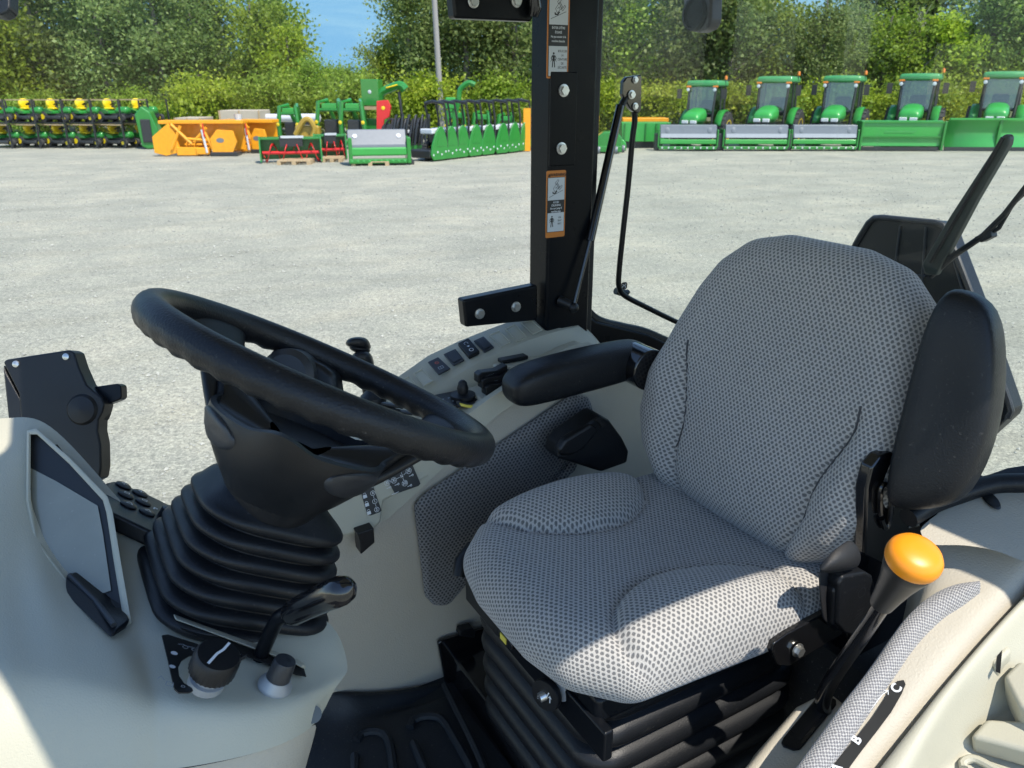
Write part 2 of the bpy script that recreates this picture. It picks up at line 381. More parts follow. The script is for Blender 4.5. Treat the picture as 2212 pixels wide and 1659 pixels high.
# lamp hanging from the rear of the roof
m = MB()
lp = [PR(x, y, 1.38) for x, y in ((1470, -90), (1538, -90), (1534, 45), (1526, 62), (1508, 70), (1494, 68), (1482, 55), (1474, 0))]
m.prism(lp, Rv * .04); l_ = m.build('work_lamp', 'lamp_housing', shell, bevel=.008)
m = MB(); m.rev(PR(1504, 30, 1.381), -Rv, [(.038, 0), (.036, .012), (.030, .013), (.028, .004), (.001, .004)], 28); m.build('lens_ring', 'gap_black', l_)
# floor
m = MB(); cbox(m, -.55, 1.45, .22, 1.40, FL - .06, FL); m.build('cab_floor', 'floor_rubber', shell)
m = MB(); cbox(m, .95, 1.40, .30, 1.30, FL, 1.30); m.build('rear_bulkhead', 'carpet', shell)
# ---- warning labels on the pillar
def warn(pxo, pyo, px1, py1, wt, ht, top, french):
    o = PA(pxo, pyo, 1.2995)                      # lower-left corner
    d = Dec(o, Rv, Zv, .0)
    w, h = wt, ht
    root = d
    m = MB(); pts = [(x + w / 2, y + h / 2) for x, y in rrect(w, h, .003)]
    m.prism([d.P(*p) for p in pts], d.n * .0006)
    lab = m.build('warning_label', 'label_orange', shell)
    L = lambda: Dec(o, Rv, Zv, .0010)
    K = Dec(o, Rv, Zv, .0012); B = L(); W = Dec(o, Rv, Zv, .0016); B2 = Dec(o, Rv, Zv, .0017)
    hb = .09 if not french else .03; y1 = hb * h                       # bottom of white low panel
    y2 = .375 * h if not french else .37 * h; y3 = .565 * h if not french else .61 * h; y4 = .895 * h if not french else .95 * h
    if top: B2.text('WARNING', w * .58, h * .935, h * .062, .0002, .95).poly([(w * .06, h * .912), (w * .20, h * .912), (w * .13, h * .958)])
    if top: B2.build('heading', 'black_ink', lab); B2 = Dec(o, Rv, Zv, .0017)
    B.rect(w * .055, y1 - .001, w * .945, y4 + .001).build('border', 'label_black', lab)
    W.rect(w * .075, y1, w * .925, y2).build('lower_panel', 'label_white', lab); W = Dec(o, Rv, Zv, .0016); W.rect(w * .075, y3, w * .925, y4)
    K2 = Dec(o, Rv, Zv, .0018)
    tl = ['\u00c9VITER D\'\u00caTRE', '\u00c9CRAS\u00c9', 'Ne pas sauter si la', 'machine bascule'] if french else ['AVOID', 'CRUSHING', 'Do not jump if', 'machine tips']
    for i, t in enumerate(tl): K2.text(t, w * .5, y3 - (i + .75) * (y3 - y2) / (4.9 if french else 4.2), h * (.036 if french else .042), .0001, .82)
    tr = ['BOUCLER', 'LA', 'CEINTURE', 'DE', 'S\u00c9CURIT\u00c9'] if french else ['USE', 'SEAT', 'BELT']
    for i, t in enumerate(tr): B2.text(t, w * .70, (y1 + y2) / 2 + ((len(tr) - 1) / 2 - i) * h * .047 + h * .02, h * .038, .0001, .80)
    B2.build('lettering', 'black_ink', lab); B2 = Dec(o, Rv, Zv, .0017)
    cx, cy = w * .30, (y1 + y2) / 2; q = h * .012
    B2.disc(cx, cy + 7.2 * q, 1.9 * q * .6).poly([(cx - 1.6 * q, cy + 5.6 * q), (cx + 1.6 * q, cy + 5.6 * q), (cx + 1.2 * q, cy), (cx - 1.2 * q, cy)])
    for sg in (-1, 1):
        B2.line([(cx + sg * 1.5 * q, cy + 5.2 * q), (cx + sg * 3.2 * q, cy + 2.6 * q), (cx + sg * 1.4 * q, cy + .8 * q)], q * .9)
        B2.line([(cx + sg * .8 * q, cy + .5 * q), (cx + sg * 1.5 * q, cy - 6 * q)], q * 1.2)
        B2.line([(cx + sg * 2.0 * q, cy + 1.0 * q), (cx + sg * 3.8 * q, cy - .4 * q)], q * .5)
    B2.build('belted_figure', 'black_ink', lab); B2 = Dec(o, Rv, Zv, .0017)
    ox, oy, u = w * .5, (y3 + y4) / 2, w * .85
    lw = w * .018
    f = lambda *p: [(ox + x * u, oy + y * u) for x, y in p]
    B2.line(f((-.42, -.40), (.40, -.08)), lw).line(f((-.08, .30), (.10, .46), (.15, .40), (-.03, .22), (-.08, .30)), lw)
    B2.line(f((.20, -.06), (.36, .12), (.31, .17), (.14, .0), (.20, -.06)), lw).line(f((.05, .30), (.22, .06)), lw * 1.4).line(f((0.0, .26), (.17, .02)), lw)
    B2.line(f((0, .24), (-.18, .02), (-.08, -.16), (.06, -.02), (.13, .02), (.04, .20), (0, .24)), lw).line(f((-.08, .02), (.02, .10), (.05, .0)), lw)
    B2.line(f((-.22, -.20), (-.06, -.22), (.04, -.10)), lw * 3).disc(ox - .2 * u, oy - .16 * u, w * .03)
    if not french: pass
    W.build('upper_panel', 'label_white', lab); K2.build('writing', 'white_ink', lab); B2.build('tipping_machine_picture', 'black_ink', lab)
warn(1178, 514, 0, 0, .0455, .130, True, False)
warn(1180, 169, 0, 0, .0480, .150, False, True)

# ---- gas strut and window latch handle
st = thing('gas_strut', 'thin black gas strut running up beside the far pillar', 'gas strut', PA(1240, 660, 1.27))
m = MB(); m.tube([PA(1340, 228, 1.33), PA(1275, 520, 1.285)], [.0088, .0088], 16); m.build('cylinder', 'black_gloss', st)
m = MB(); m.tube([PA(1275, 518, 1.285), PA(1241, 655, 1.275)], [.0042, .0042], 12)
m.build('rod', 'black_gloss', st)
m = MB(); m.tube([PA(1357, 203, 1.335), PA(1345, 222, 1.333), PA(1338, 240, 1.33)], [.006, .007, .008], 12)
m.ball(PA(1360, 204, 1.335), .009); m.build('upper_joint', 'black_plastic', st); m = MB(); m.ball(PA(1239, 664, 1.274), .011); m.tube([PA(1208, 648, 1.30), PA(1225, 655, 1.285), PA(1239, 664, 1.275)], [.011, .010, .008], 14); m.build('lower_joint', 'black_plastic', st)
lh = thing('window_latch', 'bent black tube handle with bolted top plate on the rear side window', 'window handle', PA(1345, 620, 1.345))
m = MB(); m.tube(spline([PA(*q, 1.345) for q in ((1370, 232), (1371, 262), (1366, 300), (1357, 400), (1346, 500), (1337, 590), (1338, 622), (1352, 640), (1400, 665), (1455, 692), (1500, 712))], 6), .0062, 14); m.build('tube', 'black_paint', lh)
m = MB(); m.prism([PA(x, y, 1.342) for x, y in ((1339, 176), (1346, 166), (1377, 161), (1379, 166), (1378, 236), (1372, 244), (1360, 240), (1352, 232), (1337, 205))], -Av * .012); pl = m.build('plate', 'black_gloss', lh, bevel=.003)
for x, y, r_ in ((1372, 172, .0055), (1364, 204, .007), (1372, 229, .0055)):
    m = MB(); m.bolt(PA(x, y, 1.3285), -Av, r_); m.build('bolt', 'steel', pl)
m = MB(); m.tube([PA(1330, 628, 1.36), PA(1352, 634, 1.36), PA(1358, 628, 1.36)], [.008, .009, .005]); m.build('clamp', 'black_plastic', lh)

dm = PA(1348, 617, 1.372)
m = MB(); d = Dec(dm, Rv, Zv, 0); m.prism([d.P(u, v) for u, v in rrect(.017, .017, .005)], d.n * .0008); em = m.build('window_emblem', 'label_black', shell)
d = Dec(dm, Rv, Zv, .0012); d.line([(-.006, -.003), (-.002, .002), (.001, .001), (.005, .005)], .0018).line([(-.002, .002), (-.005, .005)], .0012).line([(.001, .001), (.004, -.004), (.002, -.006)], .0014).build('emblem_mark', 'white_ink', em)
# ---- objects beyond the rear window
wp = thing('window_wiper', 'broad black wiper blade seen through the rear window above the seat corner', 'wiper', PR(2000, 580, 1.44))
m = MB(); p0 = [PR(*q, 1.45) for q in ((2164, 292), (2176, 288), (2181, 297), (2178, 312), (2108, 432), (2048, 545), (2020, 596), (1996, 592), (1990, 570), (2050, 468))]
m.prism(p0, Rv * .018); m.build('blade', 'wiper_glass_tint', wp, bevel=.005)
m = MB(); m.tube([PR(2166, 296, 1.446), PR(2010, 566, 1.446)], .003); m.build('rib', 'black_rubber', wp)
wa = thing('wiper_arm', 'thin black forked wiper arm crossing the rear window at the right edge', 'wiper arm', PR(2020, 580, 1.46))
m = MB(); m.tube([PR(*q, 1.46) for q in ((2010, 596), (2060, 552), (2125, 508), (2170, 462), (2225, 392))], [.006, .006, .006, .005, .005], 10)
m.tube([PR(*q, 1.465) for q in ((2125, 512), (2158, 492), (2188, 440), (2230, 400))], [.004, .004, .004, .004], 8); m.build('arm', 'black_plastic', wa)
m = MB(); m.prism([PR(*q, 1.455) for q in ((2103, 512), (2140, 497), (2142, 512), (2118, 524))], Rv * .02); m.build('clip', 'black_plastic', wa, bevel=.002)
rb = thing('rear_cover', 'large black ribbed plastic cover standing behind the seat backrest outside the rear window', 'cover', PR(2000, 900, 1.62))
ro = [(1838, 545), (1856, 512), (1876, 480), (1888, 470), (1905, 469), (2020, 480), (2037, 486), (2046, 500), (2100, 640), (2180, 870), (2185, 888), (2178, 902), (2120, 955), (1900, 955)]
m = MB(); m.prism([PR(x, y, 1.64) for x, y in ro], Rv * .05); m.build('panel', 'black_plastic', rb, bevel=.008)
m = MB(); m.tube([PR(x, y, 1.637) for x, y in ro[:12]], .0065, 8)
for xa, ya, xb, yb in ((1945, 487, 1925, 640), (2000, 490, 1990, 640), (1920, 590, 2000, 596), (2060, 560, 2120, 760)): m.tube([PR(xa, ya, 1.638), PR(xb, yb, 1.638)], .003, 6)
m.build('rim', 'dark_grey_plastic', rb)

# ---- small mirror corner, top left
mr = thing('interior_mirror', 'corner of a black mirror hanging at the top left edge', 'mirror', PDp(0, 0, 1.5))
m = MB(); m.prism([PDp(x, y, 1.5) for x, y in ((-70, -40), (22, -60), (21, 16), (14, 25), (0, 31), (-70, 20))], _fw * .03); m.build('housing', 'black_plastic', mr, bevel=.008)

# ---- black housing standing beyond the dash at the far front corner
fh = thing('corner_housing', 'black moulded housing with a short arm at the left edge behind the dashboard', 'housing', PDp(120, 900, 1.16))
fo = [(6, 782), (12, 776), (148, 755), (160, 761), (170, 793), (187, 831), (205, 847), (220, 860), (225, 875), (221, 890), (212, 907), (211, 931), (217, 960), (218, 1010), (214, 1034), (130, 1080), (60, 1040), (44, 902), (40, 850)]
m = MB(); m.prism([PDp(x, y, 1.16) for x, y in fo], _fw * .03); hb_ = m.build('face', 'black_plastic', fh, bevel=.006)
m = MB(); m.prism([PDp(x, y, 1.168) for x, y in ((4, 786), (48, 868), (60, 1040), (30, 1040), (16, 900))], _fw * .05); m.build('side', 'black_plastic', fh, bevel=.004)
m = MB(); m.rev(PDp(184, 884, 1.168), -_fw, [(.030, -.02), (.0275, .004), (.020, .012), (.001, .015)], 24); m.build('boss', 'black_plastic', fh)
m = MB(); m.prism([PDp(x, y, 1.175) for x, y in ((196, 836), (252, 828), (261, 833), (262, 858), (258, 863), (215, 880))], _fw * .02); m.build('arm', 'black_paint', fh, bevel=.003)
for x, y in ((35, 786), (143, 770)): m = MB(); m.rev(PDp(x, y, 1.16), -_fw, [(.0055, 0), (.0050, .002), (.001, .0035)], 14); m.build('screw', 'steel', fh)
# ================================================================== DASHBOARD
dash = thing('dashboard', 'grey green dashboard under the steering wheel with instrument hump and control panel', 'dashboard', TP(0, .8, 1.2))
NV = 1
def DR(pts): return [PDp(x, y, D) for x, y, D in pts]
# body: rows run from the far/upper edge to the near/lower edge, columns from front (left) to rear (right)
p31 = lambda x, y, s=.31: PD(x, y, s)
dp = lambda x, y, s=.31: float((PD(x, y, s) - CAMP) @ _fw)
def pt(x, y, D=None, s=None): return PD(x, y, s) if D is None else PDp(x, y, D)
rows = [
 # x/y/depth
 [(-330, 880, .93), (-120, 900, .96), (0, 906, .985), (50, 898, .99), (95, 907, .995), (150, 955, .99), (228, 1044, .975), (262, 1085, .97), (330, 1150, .96), (450, 1180, .945), (600, 1260, .93), (720, 1345, .915), (740, 1390, .905)],
 [(-330, 1000, .88), (-120, 985, .91), (0, 975, .935), (45, 960, .945), (75, 965, .955), (120, 1010, .97), (190, 1090, .955), (235, 1130, .94), (285, 1180, .935), (430, 1280, .90), (590, 1360, .87), (715, 1385, .885), (748, 1418, .893)],
 [(-330, 1150, .81), (-120, 1140, .84), (0, 1130, .87), (40, 1130, .885), (75, 1150, .895), (130, 1220, .89), (200, 1290, .86), (245, 1330, .85), (300, 1310, .865), (400, 1355, .83), (560, 1400, .835), (700, 1425, .865), (752, 1442, .882)],
 [(-330, 1300, .74), (-120, 1290, .77), (0, 1290, .80), (50, 1300, .81), (100, 1320, .815), (160, 1350, .81), (225, 1380, .795), (270, 1400, .785), (315, 1440, .775), (400, 1460, .765), (540, 1470, .785), (690, 1470, .835), (748, 1456, .870)],
 [(-330, 1450, .67), (-120, 1440, .71), (0, 1440, .735), (60, 1450, .745), (120, 1460, .75), (180, 1470, .75), (240, 1485, .745), (290, 1495, .742), (335, 1505, .738), (416, 1520, .732), (540, 1518, .752), (670, 1496, .800), (728, 1480, .852)],
 [(-330, 1560, .63), (-120, 1560, .67), (0, 1560, .70), (60, 1565, .71), (120, 1565, .717), (180, 1562, .722), (240, 1558, .724), (290, 1552, .725), (345, 1550, .725), (425, 1556, .724), (545, 1552, .742), (665, 1522, .785), (712, 1508, .842)],
 [(-330, 1700, .62), (-120, 1700, .66), (0, 1700, .69), (60, 1700, .70), (120, 1695, .705), (180, 1690, .71), (240, 1680, .715), (290, 1672, .718), (345, 1664, .72), (425, 1654, .722), (560, 1628, .740), (665, 1584, .785), (698, 1540, .838)],
]
_near = {3: {7: .768, 6: .772, 5: .786, 4: .79}, 4: {7: .727, 6: .719, 5: .715, 4: .712, 3: .708, 2: .70}, 5: {7: .713, 6: .706, 5: .70, 4: .695, 3: .69, 2: .68}, 6: {7: .706, 6: .699, 5: .693, 4: .689, 3: .685, 2: .676}}
for i_, dd_ in _near.items():
    for k_, D_ in dd_.items(): rows[i_][k_] = (rows[i_][k_][0], rows[i_][k_][1], D_)
def _dupcol(r, k, px):
    a, b_, c = r[k - 1], r[k], r[k + 1]; L1 = math.hypot(a[0] - b_[0], a[1] - b_[1]); L2 = math.hypot(c[0] - b_[0], c[1] - b_[1])
    lerp = lambda p, q, t: tuple(p[i] + (q[i] - p[i]) * t for i in range(3))
    return r[:k] + [lerp(b_, a, px / L1), lerp(b_, c, px / L2)] + r[k + 1:]
rows = [r[:8] + [r[8]] * 2 + r[9:] if i < 2 else _dupcol(r, 8, 9) for i, r in enumerate(rows)]
rows[0][9] = tuple(np.array(rows[0][9]) + np.array([8, 3, 0])); rows[1][9] = tuple(np.array(rows[1][9]) + np.array([8, 3, 0]))
r4a = [tuple(np.array(p) * .86 + np.array(q) * .14) for p, q in zip(rows[4], rows[3])]; r4b = [tuple(np.array(p) * .84 + np.array(q) * .16) for p, q in zip(rows[4], rows[5])]
rows = rows[:4] + [r4a, r4b] + rows[5:]
m = MB(); m.grid([DR(r) for r in rows]); m.build('body', 'dash_plastic', dash, subsurf=2)
# lower column cover below the seam
lows = [[(-330, 1710, .64), (0, 1706, .70), (240, 1690, .725), (345, 1668, .732), (425, 1656, .734), (560, 1628, .752), (663, 1582, .797), (694, 1545, .850)],
        [(-330, 1900, .64), (0, 1900, .70), (240, 1880, .725), (345, 1850, .735), (425, 1830, .74), (560, 1790, .76), (640, 1700, .81), (655, 1668, .87)],
        [(-330, 2300, .66), (0, 2300, .72), (240, 2300, .745), (345, 2250, .755), (425, 2200, .76), (520, 2100, .78), (600, 1960, .83), (610, 1860, .90)]]
m = MB(); m.grid([DR(r) for r in lows]); lc = m.build('lower_cover', 'beige_plastic', dash, subsurf=2)
m = MB(); m.rev(PDp(676, 1543, .806), PDp(700, 1535, .70) - PDp(676, 1543, .806), [(.009, -.006), (.009, .001), (.0005, .0015)], 20); m.build('cap', 'cap_grey', dash)
# instrument display, recessed in a raised surround
o = [(60, 938), (76, 930), (228, 1078), (236, 1110), (276, 1340), (266, 1346), (140, 1250), (80, 1168), (62, 1100)]
sur = [(x, y) for x, y in o]
dn = unit(np.cross(PDp(215, 1094, .935) - PDp(70, 1012, .965), PDp(245, 1340, .865) - PDp(70, 1012, .965)));
if dn @ (CAMP - PDp(150, 1150, .93)) < 0: dn = -dn
q0 = PDp(150, 1150, .880)
def dsp(x, y, k=0.0): return PP(x, y, q0 + dn * k, dn)
outer = [(58, 930), (78, 925), (150, 988), (232, 1072), (243, 1105), (262, 1220), (284, 1345), (270, 1354), (200, 1310), (138, 1256), (74, 1172), (56, 1080)]
inner = [(66, 938), (80, 938), (150, 1002), (222, 1080), (230, 1108), (247, 1220), (266, 1335), (262, 1342), (202, 1296), (142, 1246), (82, 1164), (66, 1080)]
m = MB(); m.loft([[dsp(x, y, -.03) for x, y in outer], [dsp(x, y, 0) for x, y in outer], [dsp(x, y, .001) for x, y in [((a + c) / 2, (b + d) / 2) for (a, b), (c, d) in zip(outer, inner)]], [dsp(x, y, -.001) for x, y in inner], [dsp(x, y, -.012) for x, y in inner]], cap=False)
ds = m.build('instrument_surround', 'dash_plastic', dash, angle=60)
m = MB(); m.add([dsp(x, y, -.009) for x, y in inner], [tuple(range(len(inner)))]); m.build('bezel', 'label_black', ds)
plastic('instrument_glass', (.24, .24, .195), .16, var=.4, spec=.8, metal=.15, dust=.6)  # pale base colour stands in for gravel reflected in the display
m = MB(); m.add([dsp(x, y, -.0075) for x, y in ((65, 1010), (120, 1038), (211, 1092), (222, 1150), (240, 1275), (225, 1280), (200, 1285), (142, 1245), (82, 1162), (68, 1090))], [tuple(range(10))]); m.build('glass', 'instrument_glass', ds)
bkp = [(139, 1247, .852), (152, 1238, .855), (232, 1318, .822), (252, 1358, .790), (240, 1381, .778), (138, 1284, .832)]
m = MB(); m.prism([PDp(*q) for q in bkp], _fw * .03); bo_ = m.build('bracket', 'black_plastic', dash, bevel=.003)
m = MB(); m.tube([PDp(150, 1242, .853), PDp(205, 1296, .83), PDp(246, 1350, .793)], .003, 8); m.build('bracket_edge', 'dark_grey_plastic', bo_)
m = MB(); m.prism([PDp(x, y, .968) for x, y in ((112, 962), (120, 960), (186, 1046), (192, 1062), (184, 1058))], _fw * .004); m.build('vent_slot', 'gap_black', dash)
# bellows boot of the steering column
def ring(s, u0, u1, v0, v1, r, lift=0):
    out = []
    for cx, cy, a0 in ((u1 - r, v1 - r, 0), (u0 + r, v1 - r, 90), (u0 + r, v0 + r, 180), (u1 - r, v0 + r, 270)):
        for k in range(6):
            t = math.radians(a0 + 90 * k / 5); out.append(WP(cx + r * math.cos(t), cy + r * math.sin(t), s))
    return out
rings = []; NR = 7
top = dict(u0=-.045, u1=.062, v0=-.020, v1=.075); s0, s1 = .150, .325
rings.append(ring(.128, -.035, .045, -.012, .06, .03)); rings.append(ring(.138, -.048, .060, -.025, .075, .035)); rings.append(ring(.150, -.058, .075, -.034, .09, .035))
for k in range(NR):
    t = k / (NR - 1); s = .170 + (.300 - .170) * t
    u0, u1, v0, v1 = -.072 - .028 * t + .03 * t, .100 + .040 * t, -.050 - .012 * t + .020 * t, .105 + .10 * t
    for ds_, g in ((-.0080, .006), (-.0035, .0), (.0035, .0), (.0085, .006), (.0105, .016)):
        if ds_ == .0105 and k == NR - 1: continue
        rings.append(ring(s + ds_, u0 + g, u1 - g, v0 + g, v1 - g, .054))
m = MB(); m.loft(rings, False); bt = m.build('column_boot', 'black_rubber', dash, subsurf=1)

# keypad on the far side of the dash
kp = thing('button_keypad', 'black rubber keypad with round symbol buttons between the display and the column boot', 'keypad', PDp(290, 1100, .97))
k0 = PDp(290, 1090, .985); kn = unit(WN * 1.0 + Rv * .15)
kq = lambda x, y, k=0.0: PP(x, y, k0 + kn * k, kn)
ko = [(226, 1060), (232, 1040), (246, 1037), (315, 1064), (398, 1105), (372, 1136), (338, 1152), (240, 1106), (228, 1088)]
m = MB(); m.prism([kq(x, y) for x, y in ko], -kn * .02); m.build('housing', 'black_plastic', kp, bevel=.004)
ex = unit(kq(320, 1092) - kq(262, 1066)); ey = unit(np.cross(kn, ex))
for i, (x, y) in enumerate(((266, 1050), (271, 1070), (277, 1092), (302, 1067), (309, 1086), (317, 1108))):
    c = kq(x, y); m = MB(); m.rev(c, kn, [(.0105, 0), (.0105, .002), (.0085, .0032), (.001, .0034)], 18); b = m.build('button', 'black_rubber', kp)
    d = Dec(c + kn * .0036, ex, ey); d.n = kn
    if i % 3 == 0: d.line([(-.004, 0), (0, .004), (0, -.004), (-.004, 0), (.004, 0)], .0009)
    elif i % 3 == 1: d.line([(-.003, -.003), (.003, -.003), (.003, .003), (-.003, .003), (-.003, -.003)], .0009).line([(-.003, 0), (.003, 0)], .0008)
    else: d.line([(-.004, -.003), (.004, -.003), (0, .004), (-.004, -.003)], .0009)
    d.build('symbol', 'white_ink', b)
d = Dec(kq(340, 1105), ex, ey); d.n = kn; d.text('P', -.004, .006, .012, .0003).text('R', .010, .004, .009, .0002); d.ring(.010, -.012, .0035, .001).build('writing', 'white_ink', kp)
m = MB(); m.rev(kq(366, 1120), kn, [(.016, 0), (.016, .012), (.012, .014), (.001, .014)], 24); kk = m.build('selector', 'black_plastic', kp)
m = MB(); m.box(kq(374, 1112, .0145), ex * .0015 + ey * .0, ey * .010, kn * .0006); m.build('pointer', 'white_ink', kk)

# PTO symbol label, rotary knob, push knob and lever on the near panel
gp = lambda x, y, s=.305: PD(x, y, s)
SL = .303
def lab2(poly, name, parent, mat='label_black', s=SL, th=.0012):
    m = MB(); m.prism([PD(x, y, s) for x, y in poly], WN * th); return m.build(name, mat, parent)
# symbol label around the rotary knob (crescent)
cres = [(349, 1374), (362, 1372), (424, 1392), (440, 1400), (428, 1415), (408, 1418), (392, 1428), (384, 1444), (386, 1462), (397, 1478), (414, 1488), (416, 1494), (408, 1498), (385, 1498), (376, 1490), (372, 1474), (362, 1428)]
lb = lab2(cres, 'symbol_label', dash)
def dl(x, y, s=SL - .0016): return Dec(PD(x, y, s), WU, WV, .0004)
for x, y, r_ in ((376, 1411, .0034), (372, 1440, .0030)):
    dl(x, y).disc(0, 0, r_).build('marker', 'white_ink', lb)
dl(395, 1483).ring(0, 0, .0016, .0006).line([(-.014, .006), (-.008, .004), (-.010, -.002), (-.016, .0), (-.014, .006)], .0007).line([(-.022, .009), (-.018, .014), (-.016, .008)], .0007).build('symbol', 'grey_ink', lb)
dl(400, 1398).ring(0, 0, .0026, .0007).ring(.008, -.003, .002, .0007).line([(-.007, .004), (-.002, .005), (.002, .002), (.010, .001)], .0008).line([(.014, -.002), (.020, .003)], .0007).line([(.014, -.002), (.021, -.004)], .0007).build('symbol', 'grey_ink', lb)
# lever slot with raised ridge
m = MB(); m.prism([PD(x, y, SL - .005) for x, y in ((380, 1342), (392, 1346), (640, 1438), (656, 1445), (661, 1462), (640, 1458), (470, 1395), (392, 1360))], WN * .0008); m.build('lever_slot', 'gap_black', dash)
m = MB(); m.loft([[PD(x, y, SL + .004) for x, y in ((372, 1322), (650, 1425), (668, 1440), (664, 1450), (640, 1436), (376, 1342))],
                  [PD(x, y, SL - .012) for x, y in ((374, 1326), (640, 1424), (656, 1436), (652, 1442), (636, 1432), (380, 1338))]]); m.build('ridge', 'dash_plastic', dash, bevel=.003)
# rotary knob
kb = thing('rotary_control', 'round ribbed black knob with a white line on the near dash panel', 'rotary knob', PD(443, 1478, SL))
kc = PD(446, 1473, SL); kax = unit(PDp(466, 1425, .705) - kc)
kax = unit(WN * .55 + kax * .45)
m = MB(); m.rev(kc, kax, [(.0175, -.002), (.0175, .006), (.0145, .007), (.0145, .016)], 28); m.build('collar', 'chrome_grey', kb)
x_, y_ = basis(kax)
prof = [(.0145, .016), (.0215, .017), (.0215, .034), (.0195, .038), (.001, .0385)]; rg = []
for r_, h in prof:
    rg.append([kc + kax * h + (x_ * math.cos(t) + y_ * math.sin(t)) * (r_ * (1 + (.035 if (j % 2 and r_ > .02) else 0))) for j, t in enumerate(np.linspace(0, 2 * math.pi, 60, endpoint=False))])
m = MB(); m.loft(rg); m.build('grip', 'black_plastic', kb)
kt = kc + kax * .0388; e1 = unit(PP(490, 1408, kt, kax) - PP(442, 1448, kt, kax))
d = Dec(kt, e1, np.cross(kax, e1), .0006); d.line([(-.017, -.001), (-.002, .001), (.006, .0), (.017, .0015)], .0026).build('pointer', 'white_ink', kb)
m = MB(); m.prism([kc + kax * .017 + unit(Rv) * .020 + WV * q for q in (-.004, .004)] + [kc + kax * .017 + unit(Rv) * .031], kax * .006); m.build('tab', 'black_plastic', kb)
# push knob
pk = thing('push_control', 'small smooth black push knob on a grey collar beside the lever slot', 'knob', PD(592, 1485, SL))
pc = PD(594, 1480, SL); pa_ = unit(WN * .7 + unit(PDp(612, 1420, .76) - pc) * .3)
m = MB(); m.rev(pc, pa_, [(.0175, -.002), (.0175, .002), (.0130, .009), (.0130, .010)], 28); m.build('collar', 'chrome_grey', pk)
m = MB(); m.rev(pc, pa_, [(.0125, .009), (.0115, .029), (.0105, .0315), (.001, .032)], 28); cp = m.build('cap', 'dark_grey_plastic', pk)
Dec(pc + pa_ * .0322, WU, WV, .0004).line([(.002, -.003), (.003, .004)], .0006).line([(.004, -.004), (.005, .003)], .0006).build('symbol', 'black_ink', cp)
# range lever
lv = thing('range_lever', 'bent black lever with a glossy rounded handle rising from the dash slot', 'lever', PD(560, 1422, SL))
D0 = float((PD(560, 1422, SL) - CAMP) @ _fw)
path = spline([PDp(556, 1440, D0 + .005), PDp(566, 1408, D0 - .004), PDp(590, 1355, D0 - .02), PDp(606, 1332, D0 - .03), PDp(640, 1318, D0 - .04)], 5)
m = MB(); m.tube(path, .0095, 14, sy=.85); m.build('stalk', 'black_paint', lv)
m = MB(); m.tube([PDp(*q) for q in ((622, 1330, D0 - .035), (634, 1323, D0 - .038), (660, 1309, D0 - .05), (700, 1290, D0 - .065), (722, 1281, D0 - .073), (738, 1275, D0 - .079), (751, 1270, D0 - .083), (758, 1267, D0 - .085), (762, 1265.5, D0 - .0865))],
                 [.010, .0135, .0140, .0148, .0152, .0148, .0122, .0078, .001], 22); m.build('handle', 'black_gloss', lv)

# ================================================================== STEERING WHEEL
sw = thing('steering_wheel', 'black leather steering wheel with finger grips and three deep spokes', 'steering wheel', WC)
rings = []; n = 240; RAD = .1873
for i in range(n):
    t = 2 * math.pi * i / n; rings.append([])
    c = WP(RAD * math.cos(t), RAD * math.sin(t), 0); od = unit(WU * math.cos(t) + WV * math.sin(t))
    wob = .0014 * (abs(math.sin(t * 21)) ** 1.4)
    for k in range(20):
        q = 2 * math.pi * k / 20; a = math.cos(q); b = math.sin(q)     # a outwards, b down the column
        rr = .0165 - (wob * max(0, b) ** 1.2 * 1.6) + .0012 * b
        rings[-1].append(c + od * a * rr * 1.02 - WN * b * rr * 1.12)
rings.append(rings[0]); m = MB(); m.loft(rings, False); m.build('rim', 'black_leather', sw, angle=80)
def spoke(deg, wide, pad):
    t0 = math.radians(deg); rows = []
    for rho, s, hw, th in ((.181, .004, wide * 1.15, .008), (.172, .012, wide * 1.0, .010), (.155, .030, wide * .82, .009), (.130, .055, wide * .85, .009), (.100, .082, wide * .98, .010), (.070, .104, wide * 1.05, .012), (.040, .118, wide * 1.0, .014), (.0, .124, wide * .9, .014)):
        c = WP(rho * math.cos(t0), rho * math.sin(t0), s); tg = -WU * math.sin(t0) + WV * math.cos(t0)
        nr = unit(WN * .75 - (WU * math.cos(t0) + WV * math.sin(t0)) * .66)
        rows.append([c + tg * hw * u + nr * th * v for u, v in ((1, 0), (.92, .8), (.5, 1.05), (0, 1.1), (-.5, 1.05), (-.92, .8), (-1, 0), (-.9, -.8), (0, -1), (.9, -.8))])
    m = MB(); m.loft(rows); o = m.build('spoke', 'black_leather' if pad == 2 else 'black_plastic', sw, subsurf=2)
    if pad:
        m = MB(); pr = []
        for rho, s, hw in ((.150, .034, .004), (.140, .044, .018), (.115, .068, .026), (.090, .089, .027), (.068, .104, .020), (.058, .111, .004)):
            c = WP(rho * math.cos(t0), rho * math.sin(t0), s); tg = -WU * math.sin(t0) + WV * math.cos(t0); nr = unit(WN * .75 - (WU * math.cos(t0) + WV * math.sin(t0)) * .66)
            pr.append([c + tg * hw * u + nr * v for u, v in ((1, .006), (.8, .0125), (0, .0145), (-.8, .0125), (-1, .006))])
        m.loft(pr, False, False); m.build('spoke_pad', 'dark_grey_plastic', o, subsurf=2)
spoke(120, .046, 1); spoke(2, .044, 1)
m = MB(); m.rev(WP(0, 0, 0), -WN, [(.001, .092), (.040, .094), (.058, .104), (.064, .118), (.062, .132), (.054, .146), (.047, .162)], 40); m.build('hub', 'black_plastic', sw)
